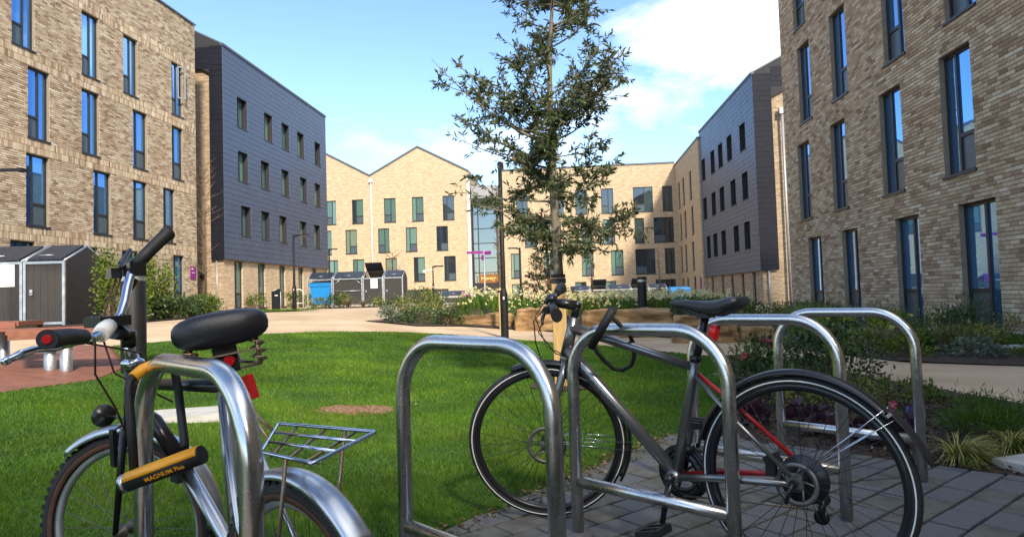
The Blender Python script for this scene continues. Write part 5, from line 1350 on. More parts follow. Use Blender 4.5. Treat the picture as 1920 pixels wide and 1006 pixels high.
# ------------------------------------------------------------------ benches on the deck
def bench(x, y, rz, l, d, label, zb=None):
    t = empty('bench', (x, y, (gz(x, y) if zb is None else zb)), rz); tag(t, label, 'bench')
    nb = 4; w = d / nb
    for i in range(nb): MB().bx(-l / 2, l / 2, -d / 2 + i * w + 0.004, -d / 2 + (i + 1) * w - 0.004, 0.41, 0.46).build('slat', M_hardwood, t)
    MB().bx(-l / 2 + 0.02, l / 2 - 0.02, -d / 2 - 0.02, -d / 2 + 0.003, 0.355, 0.445).bx(-l / 2 + 0.02, l / 2 - 0.02, d / 2 - 0.003, d / 2 + 0.02, 0.355, 0.445).build('edge_board', M_hardwood, t)
    MB().bx(-l / 2 + 0.05, l / 2 - 0.05, -d / 2 + 0.02, d / 2 - 0.02, 0.365, 0.405).build('steel_subframe', M_galv, t)
    return t
t = bench(-4.80, 6.98, 0.62, 0.95, 0.50, 'red slatted bench on two round steel legs on the deck')
for dx, dy in ((-0.11, 0.02), (0.03, -0.10)): MB().lathe([(0.058, 0.0), (0.058, 0.366), (0, 0.367)], 20, 'Z', (dx, dy, 0)).build('leg', M_galv, t)
t = bench(-5.95, 7.15, 0.1, 1.3, 0.45, 'red slatted bench before the near bin store', zb=0.40)
for dx in (-0.45, 0.3): MB().lathe([(0.058, -0.02), (0.058, 0.366), (0, 0.367)], 20, 'Z', (dx, 0.1, 0)).build('leg', M_galv, t)

# fingerpost
t = empty('fingerpost', (-1.27, 30.0, 0.50)); tag(t, 'magenta fingerpost on a pale pole before the glazed entrance', 'sign post')
MB().lathe([(0.035, -0.2), (0.035, 2.62), (0, 2.63)], 12).build('pole', M_pipe, t)
f1 = MB().bx(-0.78, -0.04, -0.02, 0.02, 2.42, 2.54); f1.build('finger', M_magenta, t)
f1 = MB(Matrix.Rotation(R(-25), 4, 'Z')); f1.bx(0.04, 0.36, -0.02, 0.02, 2.36, 2.52); f1.build('finger', M_magenta, t)
f1 = MB(Matrix.Rotation(R(60), 4, 'Z')); f1.bx(-0.2, -0.04, -0.02, 0.02, 2.12, 2.34); f1.build('finger', M_magenta, t)

# things set into the lawn
tag(MB(Matrix.Translation((-2.60, 5.20, gz(-2.6, 5.2) + 0.02)) @ Matrix.Rotation(0.25, 4, 'Z')).bx(-0.30, 0.30, -0.22, 0.22, -0.05, 0.025).build('concrete_slab', M_conc), 'pale concrete slab set in the lawn behind the silver bicycle', 'slab')
M_gravel = mat('brown_gravel', (0.20, 0.085, 0.035), 0.95, 0, var=0.6, scale=40, tint=(0.36, 0.20, 0.10), bump=1.0, bscale=120)
gp_ = [(-1.68, 5.52), (-1.55, 5.44), (-1.45, 5.46), (-1.30, 5.38), (-1.15, 5.45), (-1.06, 5.52), (-1.02, 5.60), (-1.08, 5.74), (-1.05, 5.80), (-1.2, 5.90), (-1.3, 5.86), (-1.5, 5.93), (-1.62, 5.85), (-1.72, 5.74), (-1.69, 5.66), (-1.75, 5.6)]
go = sheet('gravel_patch', gp_, 0.011, 0.04, M_gravel, bumps(0.007, 22)); tag(go, 'bare patch of brown gravel in the lawn', 'gravel', kind='stuff')
go = sheet('tree_pit', [(0.15, 6.7), (0.45, 6.45), (0.8, 6.6), (0.85, 7.05), (0.5, 7.3), (0.18, 7.1)], 0.026, 0.15, M_soil, bumps(0.015, 8)); tag(go, kind='structure')
tag(MB(Matrix.Translation((2.66, 3.36, 0.0)) @ Matrix.Rotation(0.3, 4, 'Z')).bx(-0.16, 0.25, -0.14, 0.14, -0.03, 0.05).build('kerb_block', M_conc), 'pale concrete block at the corner of the mulched bed', 'kerb block')
# ------------------------------------------------------------------ sandstone blocks
def rock(name_label, x0, x1, yc, d, zt, seed, lump=0.06, zb=None, rz=0.0):
    bm = bmesh.new(); bmesh.ops.create_cube(bm, size=1.0)
    bmesh.ops.subdivide_edges(bm, edges=bm.edges[:], cuts=9, use_grid_fill=True)
    cx, w = (x0 + x1) / 2, (x1 - x0)
    base = gz(cx, yc) if zb is None else zb
    h = zt - base + 0.08
    for v in bm.verts:
        p = v.co.copy()
        k = 1 - 0.10 * (abs(p.y) * 2) ** 4
        p.x *= 1 - 0.06 * (abs(p.z) * 2) ** 3 * (1 if p.z > 0 else 0.2) - 0.05 * (abs(p.y) * 2) ** 3
        n = noise.fractal(Vector((p.x * w * 2.3 + seed, p.y * d * 2.3, p.z * h * 2.3)), 0.8, 2.1, 4)
        n2 = noise.cell_vector(Vector((p.x * w * 2.2 + seed, p.y * d * 2.2, p.z * h * 3.0)))
        off = Vector((p.x, p.y, p.z)).normalized()
        q = Vector((p.x * w, p.y * d * k, p.z * h)) + off * (n * lump) + (n2 - Vector((.5, .5, .5))) * lump * 0.5
        v.co = q
    rs_ = random.Random(int(seed * 10))
    for k in range(12):                                     # knock flat faces off the block
        n_ = Vector((rs_.gauss(0, 1), rs_.gauss(0, 1), rs_.gauss(0.15, 0.6))).normalized()
        sup = max(v.co.dot(n_) for v in bm.verts); dd = sup - rs_.uniform(0.015, 0.06)
        for v in bm.verts:
            e_ = v.co.dot(n_) - dd
            if e_ > 0: v.co -= n_ * e_ * 0.92
    for v in bm.verts:
        st_l = math.floor((v.co.z + 0.03 * noise.noise(v.co * 2)) / 0.09)
        v.co += Vector((v.co.x / w, v.co.y / d, 0)).normalized() * (0.022 * (noise.noise(Vector((st_l * 3.7, seed, 0))))) if abs(v.co.z) < h * 0.46 else Vector((0, 0, 0))
    for f in bm.faces: f.smooth = False
    me = bpy.data.meshes.new('sandstone_block'); bm.to_mesh(me); bm.free(); me.materials.append(M_stone)
    o = link('sandstone_block', me, None, (cx, yc, base - 0.08 + h / 2), (0, 0, rz))
    tag(o, name_label, 'rock', 'sandstone blocks edging the raised bed')
rock('long low flat sandstone slab left of the lamp post foot', -1.95, -0.02, 18.1, 0.9, 0.48, 1.0, 0.06)
rock('rusty rounded sandstone block just right of the lamp post', 0.06, 1.25, 17.25, 0.9, 0.60, 5.0, 0.10)
rock('tall stacked sandstone behind the rusty block', 0.7, 1.75, 17.9, 0.8, 0.68, 8.0, 0.10)
rock('wide sandstone block in front of the light bollard', 1.55, 3.50, 14.45, 1.0, 0.57, 11.0, 0.10, rz=-0.12)
rock('broad sandstone block under the grey bicycle saddle', 3.02, 4.22, 12.45, 0.9, 0.46, 17.0, 0.10, rz=-0.2)
rock('small sandstone block at the end of the rock row', 4.1, 4.75, 12.1, 0.6, 0.26, 23.0, 0.05)

# ------------------------------------------------------------------ leaf kit
def leaf_arrays(P, D, L, W, fold=0.25, tone=None):
    """P base points (n,3), D directions (n,3), L lengths, W widths -> diamond leaves of two quads? one quad each, folded"""
    n = len(P); D = D / (np.linalg.norm(D, axis=1, keepdims=True) + 1e-9)
    a = rng.normal(size=(n, 3)); S = np.cross(D, a); S /= (np.linalg.norm(S, axis=1, keepdims=True) + 1e-9)
    U = np.cross(S, D)
    L = np.asarray(L).reshape(-1, 1); W = np.asarray(W).reshape(-1, 1)
    mid = P + D * L * 0.45 - U * W * fold
    V = np.stack([P, mid + S * W / 2 + U * W * fold, P + D * L - U * L * 0.06, mid - S * W / 2 + U * W * fold], 1).reshape(-1, 3)
    F = np.arange(4 * n).reshape(n, 4)
    T = np.repeat(rng.random(n) if tone is None else tone, 4)
    return V, F, T
M_leaf_tree = tone_mat('evergreen_oak_leaf', [(0.0, (0.032, 0.050, 0.017)), (0.45, (0.078, 0.108, 0.034)), (0.75, (0.135, 0.160, 0.072)), (0.97, (0.19, 0.20, 0.115)), (1.0, (0.24, 0.11, 0.03))], rough=0.45, spec=0.45, trans=0.32, scale=3, var=0.15)
M_leaf_con = tone_mat('conifer_leaf', [(0.0, (0.018, 0.028, 0.010)), (0.6, (0.045, 0.060, 0.022)), (1.0, (0.10, 0.10, 0.045))], rough=0.6, trans=0.15, scale=3, var=0.15)
M_leaf_hedge = tone_mat('hedge_leaf', [(0.0, (0.035, 0.060, 0.010)), (0.5, (0.085, 0.130, 0.016)), (1.0, (0.22, 0.25, 0.03))], rough=0.5, trans=0.25, scale=4, var=0.2)
M_leaf_dark = tone_mat('dark_shrub_leaf', [(0.0, (0.020, 0.038, 0.012)), (0.6, (0.048, 0.085, 0.024)), (1.0, (0.11, 0.15, 0.040))], rough=0.4, trans=0.15, scale=5, var=0.2)
M_leaf_olive = tone_mat('olive_shrub_leaf', [(0.0, (0.05, 0.07, 0.018)), (0.5, (0.12, 0.14, 0.03)), (0.85, (0.24, 0.25, 0.05)), (1.0, (0.28, 0.14, 0.06))], rough=0.6, trans=0.2, scale=5, var=0.2)
M_leaf_grey = tone_mat('grey_green_leaf', [(0.0, (0.05, 0.07, 0.05)), (0.6, (0.12, 0.15, 0.10)), (1.0, (0.22, 0.24, 0.16))], rough=0.7, trans=0.2, scale=5, var=0.2)
M_lime = tone_mat('lime_bract', [(0.0, (0.12, 0.20, 0.012)), (0.5, (0.26, 0.34, 0.02)), (1.0, (0.42, 0.46, 0.05))], rough=0.6, trans=0.25, scale=5, var=0.15)
M_straw = tone_mat('straw_grass', [(0.0, (0.10, 0.085, 0.035)), (0.5, (0.25, 0.20, 0.09)), (1.0, (0.45, 0.37, 0.19))], rough=0.7, trans=0.2, scale=5, var=0.15)
M_carex = tone_mat('variegated_sedge', [(0.0, (0.07, 0.10, 0.018)), (0.4, (0.20, 0.21, 0.04)), (0.7, (0.46, 0.41, 0.12)), (1.0, (0.60, 0.52, 0.20))], rough=0.55, trans=0.2, scale=5, var=0.15)
M_gblade = tone_mat('green_blade', [(0.0, (0.025, 0.065, 0.008)), (0.5, (0.060, 0.140, 0.014)), (1.0, (0.14, 0.21, 0.02))], rough=0.55, trans=0.25, scale=6, var=0.2)
M_lawnblade = tone_mat('lawn_blade', [(0.0, (0.028, 0.080, 0.004)), (0.5, (0.066, 0.155, 0.006)), (0.9, (0.135, 0.225, 0.013)), (1.0, (0.20, 0.22, 0.05))], rough=0.55, trans=0.3, scale=1.3, var=0.3)
M_petal = tone_mat('pale_petal', [(0.0, (0.62, 0.60, 0.30)), (0.6, (0.78, 0.76, 0.52)), (1.0, (0.82, 0.62, 0.10))], rough=0.6, trans=0.2, scale=5, var=0.08)
M_pink = tone_mat('pink_petal', [(0.0, (0.50, 0.06, 0.12)), (1.0, (0.70, 0.18, 0.22))], rough=0.6, trans=0.2, scale=5, var=0.1)
M_violet = tone_mat('violet_petal', [(0.0, (0.10, 0.06, 0.42)), (1.0, (0.25, 0.16, 0.60))], rough=0.6, trans=0.2, scale=5, var=0.1)
M_heuch = tone_mat('purple_leaf', [(0.0, (0.022, 0.010, 0.016)), (0.6, (0.050, 0.022, 0.034)), (1.0, (0.11, 0.06, 0.07))], rough=0.5, trans=0.1, scale=5, var=0.2)

def bez(p0, p1, p2, n=7):
    p0, p1, p2 = Vector(p0), Vector(p1), Vector(p2)
    return [p0 * (1 - t) ** 2 + p1 * 2 * t * (1 - t) + p2 * t * t for t in [i / n for i in range(n + 1)]]

# ------------------------------------------------------------------ the evergreen tree
TP = [Vector(p) for p in ((0.48, 6.95, -0.05), (0.487, 6.92, 0.6), (0.490, 6.90, 1.14), (0.470, 6.90, 1.82), (0.462, 6.93, 2.69), (0.468, 6.97, 3.28), (0.50, 7.0, 3.8), (0.56, 7.0, 4.5), (0.64, 7.02, 6.0))]
TR_ = [0.060, 0.056, 0.052, 0.046, 0.036, 0.027, 0.020, 0.014, 0.004]
def trunk_at(z):
    for i in range(len(TP) - 1):
        if TP[i].z <= z <= TP[i + 1].z:
            t = (z - TP[i].z) / (TP[i + 1].z - TP[i].z); return TP[i].lerp(TP[i + 1], t), TR_[i] + (TR_[i + 1] - TR_[i]) * t
    return TP[-1].copy(), 0.01
def build_tree(name, label, base, trunk, limbs, twigmat, leafmat, leafL, leafW, per, group=None):
    t = empty(name, base); tag(t, label, 'tree', group)
    o = Vector(base)
    mb = MB(); mb.tube([p - o for p in trunk[0]], trunk[1], 12)
    mb.build('trunk', twigmat, t)
    br = MB(); Ps = []; Ds = []; Ls = []; Ws = []
    for pts, r0 in limbs:
        n = len(pts); br.tube([p - o for p in pts], [max(0.0025, r0 * (1 - 0.85 * i / (n - 1))) for i in range(n)], 6, caps=False)
        tot = sum((pts[i + 1] - pts[i]).length for i in range(n - 1))
        for i in range(1, n):
            d = (pts[i] - pts[i - 1]).normalized()
            if i / (n - 1) < 0.22: continue
            for k in range(per):
                side = Vector((random.gauss(0, 1), random.gauss(0, 1), random.gauss(0.25, 0.7))).normalized()
                tl = random.uniform(0.10, 0.30) * min(1.0, tot)
                s0 = pts[i - 1].lerp(pts[i], random.random())
                dd = (d * 0.7 + side * 0.8).normalized()
                e = s0 + dd * tl + Vector((0, 0, random.uniform(-0.03, 0.03)))
                br.tube([s0 - o, (s0 + e) / 2 + Vector((0, 0, 0.012)) - o, e - o], [0.003, 0.0025, 0.0015], 4, caps=False)
                nl = random.randint(7, 12)
                for q in range(nl):
                    f = 0.25 + 0.75 * (q + random.random()) / nl
                    pp = s0.lerp(e, min(1, f)); ld = (dd * 0.8 + Vector((random.gauss(0, 1), random.gauss(0, 1), random.gauss(-0.15, 0.8))).normalized() * 0.95)
                    Ps.append(pp - o); Ds.append(ld); Ls.append(leafL * random.uniform(0.6, 1.15)); Ws.append(leafW * random.uniform(0.7, 1.2))
    V, F, T = leaf_arrays(np.array(Ps), np.array(Ds), np.array(Ls), np.array(Ws))
    br.build('branches', twigmat, t)
    cr_ = link('crown', npmesh('crown', V, F, leafmat, T), t)
    return t, len(Ps)
limbs = []
def limb(z, az, l, rise, r0=0.014, n=7, droop=0.0):
    p, rad = trunk_at(z)
    d = Vector((math.cos(az), math.sin(az), 0))
    e = p + d * l + Vector((0, 0, rise)); m = p + d * l * 0.55 + Vector((random.gauss(0, .05), random.gauss(0, .05), rise * 0.25 + droop))
    limbs.append((bez(p, m, e, n), r0)); return limbs[-1][0]
random.seed(21)
# named limbs that give the outline
limb(1.55, 0.05, 0.92, 0.10, 0.014); limb(1.60, -0.35, 0.6, -0.05); limb(1.50, 2.9, 0.5, 0.1); limb(1.75, 3.25, 0.95, 0.22, 0.014); limb(1.95, 3.0, 1.0, 0.15, 0.014)
limb(2.55, 3.2, 1.25, 0.95, 0.018); limb(2.40, 2.75, 1.0, 0.55); limb(2.3, 3.5, 1.0, 0.25); limb(3.0, 2.95, 1.1, 0.6); limb(2.75, 0.2, 0.85, 0.85, 0.016); limb(3.0, -0.1, 0.8, 0.55); limb(2.6, 0.4, 0.55, 0.4)
limb(1.62, 0.25, 0.85, 0.10, 0.012)
for i in range(15):                                     # low, hanging
    limb(random.uniform(1.4, 2.25), random.uniform(0, 6.28), random.uniform(0.32, 0.6), random.uniform(-0.3, 0.2), 0.008)
for i in range(10):                                     # close to the stem in the middle
    limb(random.uniform(2.1, 2.9), random.uniform(0, 6.28), random.uniform(0.3, 0.6), random.uniform(0.0, 0.35), 0.008)
for i in range(44):                                     # the full upper crown
    z = random.uniform(2.5, 5.0); az = random.uniform(0, 6.28)
    l = random.uniform(0.45, 1.0) * (1.1 if abs(az - math.pi) < 1.2 else 0.9)
    limb(z, az, l, l * random.uniform(0.35, 1.0), 0.010, droop=-0.05)
sub = []
for pts, r0 in list(limbs):
    for k in range(2):
        i = random.randint(2, 5); d = (pts[i + 1] - pts[i]).normalized()
        sd_ = Vector((random.gauss(0, 1), random.gauss(0, 1), random.gauss(0.3, 0.6))).normalized()
        e = pts[i] + (d * 0.6 + sd_ * 0.7).normalized() * random.uniform(0.22, 0.45)
        sub.append((bez(pts[i], (pts[i] + e) / 2 + Vector((0, 0, 0.03)), e, 4), 0.006))
limbs += sub
tree, nl_ = build_tree('evergreen_tree', 'slender evergreen tree tied to a timber stake on the lawn', (0.48, 6.95, 0.0), (TP, TR_), limbs, M_bark, M_leaf_tree, 0.080, 0.022, 2)
t = empty('tree_stake', (0.475, 6.80, 0.0)); tag(t, 'square timber stake beside the slender evergreen tree', 'stake')
MB().box((0, 0, 0.545), (0.14, 0.06, 1.19)).build('post', M_wood, t)
tie = MB().bx(-0.078, 0.078, -0.036, 0.20, 1.08, 1.13).bx(-0.075, 0.075, -0.034, 0.034, 1.142, 1.175); tie.build('rubber_tie', M_black, t)
t = empty('tree_stake', (-0.335, 17.0, gz(-0.335, 17.0))); tag(t, 'thin timber stake right behind the near lamp post', 'stake')
MB().lathe([(0.04, -0.05), (0.04, 1.05), (0, 1.07)], 10).build('post', M_wood, t); MB().lathe([(0.055, 0.95), (0.055, 1.0)], 10).build('rubber_tie', M_black, t)

# small conifer behind
limbs = []
cb = Vector((1.10, 20.0, gz(1.1, 20) + 0.30))
ctr = [cb + Vector((0, 0, -0.3)), cb + Vector((0.02, 0, 1.0)), cb + Vector((-0.02, 0, 2.0)), cb + Vector((0, 0, 3.1))]
for i in range(34):
    z = random.uniform(0.35, 2.9); az = random.uniform(0, 6.28); l = (0.95 - 0.22 * z) * random.uniform(0.7, 1.1)
    p = cb + Vector((0, 0, z)); e = p + Vector((math.cos(az) * l, math.sin(az) * l, 0.25)); limbs.append((bez(p, (p + e) / 2 + Vector((0, 0, -0.02)), e, 5), 0.012))
build_tree('conifer', 'small loose conifer with reddish trunk in the daffodil bed', tuple(cb), (ctr, [0.06, 0.05, 0.035, 0.01]), limbs, M_barkred, M_leaf_con, 0.13, 0.035, 3)

# bare saplings
def sapling(x, y, h, label, spread=0.35, seed=1, zb=None):
    random.seed(seed); b = Vector((x, y, gz(x, y) if zb is None else zb)); t = empty('bare_sapling', tuple(b)); tag(t, label, 'tree', 'leafless saplings')
    MB().tube([(0, 0, -0.1), (0.03, 0, h * 0.5), (-0.02, 0.02, h)], [0.055, 0.035, 0.006], 8).build('trunk', M_twig, t)
    m = MB()
    for i in range(52):
        z = h * random.uniform(0.22, 0.95); az = random.uniform(0, 6.28); l = h * spread * random.uniform(0.35, 1.0) * (1.05 - z / h * 0.7)
        p = Vector((0, 0, z)); e = p + Vector((math.cos(az) * l, math.sin(az) * l, l * random.uniform(0.5, 1.1)))
        pts = bez(p, (p + e) / 2 + Vector((0, 0, -0.05)), e, 5); m.tube(pts, [0.013, 0.011, 0.009, 0.007, 0.005, 0.003], 4, caps=False)
        for k in range(2):
            q = pts[random.randint(2, 4)]; d = Vector((random.gauss(0, 1), random.gauss(0, 1), random.uniform(0.3, 1.2))).normalized() * l * 0.35; m.tube([q, q + d], [0.006, 0.003], 4, caps=False)
    m.build('branches', M_twig, t)
sapling(-12.2, 26.0, 6.3, 'leafless sapling against the corner of the clad block', 0.22, 3)
sapling(-0.34, 17.12, 3.9, 'leafless reddish sapling tied to the thin stake behind the lamp post', 0.06, 11)
sapling(4.35, 36.0, 4.6, 'thin leafless sapling before the flat roofed building', 0.08, 5, 0.1)
sapling(8.3, 37.0, 3.6, 'leafless sapling before the dark ground floor door', 0.12, 7, 0.0)
sapling(-7.0, 38.5, 3.2, 'leafless twiggy sapling behind the far bin store row', 0.5, 9, 0.6)

# ------------------------------------------------------------------ shrubs and clumps
def shrub(name, label, x, y, rx_, ry_, h, n, L, W, lm, cat='shrub', zb=None, shape='dome', stems=9, up=0.35, flowers=None, group=None, sm=None, clumps=14):
    b = (x, y, (gz(x, y) + 0.015) if zb is None else zb)
    t = empty(name, b); tag(t, label, cat, group)
    cl = []
    for i in range(clumps):
        az, u = random.uniform(0, 6.28), random.random() ** 0.5
        zz = random.uniform(0.15, 1.0)
        k = {'dome': math.sqrt(max(0.05, 1 - (zz - 0.25) ** 2 * 1.3)), 'cone': 1.08 - 0.85 * zz, 'col': 1.0 - 0.35 * zz}[shape]
        cl.append((math.cos(az) * u * k * rx_ * 0.8, math.sin(az) * u * k * ry_ * 0.8, zz * h * 0.88))
    cl = np.array(cl)
    idx = rng.integers(0, len(cl), n)
    sg = np.array([rx_ * 0.26, ry_ * 0.26, h * 0.13])
    off = rng.normal(size=(n, 3)) * sg
    P = cl[idx] + off; P[:, 2] = np.clip(P[:, 2], 0.02, None)
    out = P - np.array([0, 0, h * 0.3]); out /= (np.linalg.norm(out, axis=1, keepdims=True) + 1e-6)
    D = out * 0.7 + rng.normal(size=(n, 3)) * 0.6 + np.array([0, 0, up])
    ct = rng.random(len(cl)) * 0.5
    tone = np.clip(ct[idx] + rng.random(n) * 0.5 , 0, 1)
    V, F, T = leaf_arrays(P, D, L * rng.uniform(0.6, 1.2, n), W * rng.uniform(0.7, 1.2, n), tone=tone)
    m = MB()
    for i in range(stems):
        c = cl[i % len(cl)]; a = random.uniform(0, 6.28)
        m.tube([(math.cos(a) * rx_ * 0.1, math.sin(a) * ry_ * 0.1, -0.03), (c[0] * 0.5, c[1] * 0.5, c[2] * 0.5), (c[0], c[1], c[2])], [0.012 * h + 0.002, 0.008 * h + 0.0015, 0.003], 5, caps=False)
    m.build('stems', sm or M_twig, t)
    link('foliage', npmesh('foliage', V, F, lm, T), t)
    if flowers:
        fm, nf, fs = flowers
        for c in cl[rng.integers(0, len(cl), nf)] * np.array([1.15, 1.15, 1.08]):
            Pp = rng.normal(size=(11, 3)) * fs * 0.2
            V, F, T = leaf_arrays(Pp, rng.normal(size=(11, 3)) + np.array([0, -0.3, 0.3]), np.full(11, fs * 0.7), np.full(11, fs * 0.45))
            link('flower', npmesh('flower', V, F, fm, T), t, tuple(c + rng.normal(size=3) * 0.02))
    return t
def blades(name, label, x, y, n, L, W, spread, lm, cat='grass clump', zb=None, arch=0.6, group=None, base=0.05, ang=None):
    b = (x, y, (gz(x, y) + 0.012) if zb is None else zb)
    t = empty(name, b); tag(t, label, cat, group)
    az = rng.uniform(0, 6.28, n) if ang is None else rng.normal(ang, 1.1, n)
    l = L * rng.uniform(0.55, 1.1, n); tilt = np.abs(rng.normal(0, spread, n)) + 0.05
    dx, dy = np.cos(az), np.sin(az); K = 6
    pos = np.stack([dx * base * rng.random(n), dy * base * rng.random(n), np.zeros(n)], 1)
    pts = [pos]
    th = tilt.copy()
    for k in range(K):
        step = l / K
        pos = pos + np.stack([dx * np.sin(th) * step, dy * np.sin(th) * step, np.cos(th) * step], 1)
        th = np.minimum(th + arch * rng.uniform(0.6, 1.2, n) / K * 3.0, 2.6)
        pos[:, 2] = np.maximum(pos[:, 2], 0.008)
        pts.append(pos)
    side = np.stack([-dy, dx, np.zeros(n)], 1)
    V = []; F = []
    for k, p in enumerate(pts):
        w = W * (1 - (k / K) ** 2 * 0.92) / 2
        V.append(p - side * w); V.append(p + side * w)
    V = np.stack(V, 1)                                   # n, 2(K+1), 3
    base_i = (np.arange(n) * 2 * (K + 1))[:, None]
    F = np.concatenate([base_i + np.array([[2 * k, 2 * k + 1, 2 * k + 3, 2 * k + 2]]) for k in range(K)], 1).reshape(-1, 4)
    T = np.repeat(np.clip(rng.normal(0.5, 0.25, n), 0, 1), 2 * (K + 1))
    link('blades', npmesh('blades', V.reshape(-1, 3), F, lm, T), t)
    return t
random.seed(33)
# sunlit wall: hedge cones and laurels
shrub('evergreen_shrub', 'tall pointed evergreen shrub against the bin store boards', -9.02, 14.6, 0.30, 0.32, 1.50, 1900, 0.085, 0.045, M_leaf_hedge, shape='col', clumps=26)
shrub('evergreen_shrub', 'second pointed evergreen shrub beside the near bin store', -8.72, 15.2, 0.28, 0.30, 1.42, 1700, 0.085, 0.045, M_leaf_hedge, shape='col', clumps=24)
shrub('evergreen_shrub', 'slim evergreen shrub behind the wide black bollard', -9.35, 16.6, 0.30, 0.32, 1.55, 1400, 0.09, 0.045, M_leaf_hedge, shape='col', clumps=22)
shrub('evergreen_shrub', 'evergreen shrub between bollard and silver saddle by the wall', -9.6, 18.0, 0.55, 0.5, 1.5, 1800, 0.10, 0.05, M_leaf_hedge, shape='col', clumps=20)
for i, (x, y, r_, h, m_) in enumerate([(-8.9, 17.2, 0.55, 0.55, M_leaf_dark), (-9.5, 19.2, 0.6, 0.55, M_leaf_dark), (-9.9, 20.8, 0.65, 0.6, M_leaf_hedge), (-10.5, 22.3, 0.6, 0.5, M_leaf_dark)]):
    shrub('laurel_shrub', 'low glossy laurel shrub in the bed by the sunlit wall', x, y, r_, r_, h, 900, 0.13, 0.06, m_, group='low laurels by the sunlit wall')
for i, (x, y) in enumerate([(-14.2, 35.6), (-12.4, 36.4), (-11.3, 36.4), (-10.3, 36.5)]):
    shrub('evergreen_shrub', 'round green shrub behind the far hoop stands', x * 0.985, y, 0.6, 0.5, 0.85, 500, 0.12, 0.06, M_leaf_hedge, group='shrubs behind the far stands')
# bed before the bins
blades('grass_clump', 'straw coloured grass tuft before the braced bin bay', -7.95, 31.5, 260, 0.75, 0.012, 0.35, M_straw)
blades('grass_clump', 'smaller straw grass tuft before the unit with notice', -7.15, 31.3, 200, 0.6, 0.012, 0.35, M_straw)
for i, (x, y, r_, h, m_) in enumerate([(-9.4, 32.0, 0.45, 0.5, M_leaf_olive), (-8.7, 31.8, 0.45, 0.62, M_leaf_dark), (-8.25, 32.1, 0.4, 0.75, M_leaf_hedge), (-6.4, 31.5, 0.5, 0.45, M_leaf_olive), (-5.6, 31.4, 0.5, 0.4, M_leaf_dark)]):
    shrub('low_shrub', 'low shrub in the bed before the far bin store row', x, y, r_, 0.4, h, 420, 0.11, 0.05, m_, group='low shrubs before the bins')
# bed left of the rocks
for i, (x, y, r_, h, m_, lb) in enumerate([(-3.3, 17.2, 0.35, 0.34, M_leaf_grey, 'grey lavender mound at the tip of the raised bed'), (-2.9, 18.0, 0.42, 0.72, M_leaf_olive, 'olive green shrub near the tip of the raised bed'), (-2.45, 17.2, 0.5, 0.42, M_leaf_dark, 'dark low shrub in the raised bed corner'),
                                      (-2.3, 18.6, 0.45, 0.72, M_leaf_olive, 'olive shrub with bronze tips in the raised bed'), (-1.75, 17.4, 0.42, 0.45, M_leaf_dark, 'dark shrub left of the long sandstone slab'), (-1.6, 19.2, 0.5, 0.7, M_leaf_hedge, 'bright green shrub behind the long sandstone slab')]):
    shrub('low_shrub', lb, x, y, r_, r_, h, 900, 0.085, 0.03, m_)
blades('grass_clump', 'feathery straw grass beside the long sandstone slab', -1.62, 18.75, 420, 0.72, 0.008, 0.32, M_straw, zb=gz(-1.62, 18.75) + 0.15)
for i, (x, y) in enumerate([(-2.6, 20.6), (-3.0, 21.4), (-0.9, 21.3), (0.2, 21.6)]):
    shrub('low_shrub', 'mixed green shrub deep in the raised bed', x, y, 0.5, 0.5, 0.6, 500, 0.10, 0.04, (M_leaf_olive, M_leaf_dark)[i % 2], group='shrubs deep in the raised bed', zb=gz(x, y) + 0.2)
# daffodils: nobody could count them
nd = 900
dx_ = rng.uniform(-1.5, 5.6, nd * 3); dy_ = rng.uniform(15.2, 21.5, nd * 3)
keep = []
for i in range(nd * 3):
    x, y = dx_[i], dy_[i]
    if inpoly(x, y, BED_MID) and y > 17.95 - 1.45 * max(0, x - 0.6) and not (x > 4.4 and y < 13.6): keep.append(i)
    if len(keep) >= nd: break
Ps = []; Ds = []; Ls = []; Ws = []; tn = []; hV = []; hT = []; st = MB()
for i in keep:
    x, y = dx_[i], dy_[i]; z = gz(x, y) + 0.01 + mound(x, y); h = random.uniform(0.38, 0.58)
    for k in range(7):
        Ps.append((x + random.gauss(0, .05), y + random.gauss(0, .05), z)); Ds.append((random.gauss(0, .25), random.gauss(0, .25), 1)); Ls.append(h * random.uniform(0.6, 1.0)); Ws.append(0.022)
    tx_, ty_ = random.gauss(0, .06), random.gauss(0, .06)
    for k in range(random.choice((1, 1, 2))):
        hx, hy, hz = x + tx_ + random.gauss(0, .05), y + ty_ - 0.02, z + h + random.uniform(-0.05, .06)
        hV.append((hx, hy, hz))
V, F, T = leaf_arrays(np.array(Ps), np.array(Ds), np.array(Ls), np.array(Ws))
df = tag(link('daffodils', npmesh('daffodils', V, F, M_gblade, T)), 'drift of pale daffodils in the raised bed behind the sandstone', 'flowers', kind='stuff')
hc = np.repeat(np.array(hV), 7, 0); nn_ = len(hc)
V, F, T = leaf_arrays(hc, rng.normal(size=(nn_, 3)) + np.array([0, -0.5, 0]), np.full(nn_, 0.052), np.full(nn_, 0.036))
tag(link('daffodil_heads', npmesh('daffodil_heads', V, F, M_petal, T), df), kind='stuff')
hedge_low = [(0.9, 18.6), (2.2, 17.0), (3.4, 15.8), (4.0, 14.2), (4.9, 14.4), (2.9, 19.5), (4.6, 17.5), (5.6, 18.5)]
for i, (x, y) in enumerate(hedge_low):
    shrub('low_shrub', 'low leafy shrub among the daffodils', x, y, 0.5, 0.45, 0.42, 500, 0.09, 0.035, (M_leaf_dark, M_leaf_hedge, M_leaf_olive)[i % 3], group='low shrubs among the daffodils', zb=gz(x, y) + mound(x, y))
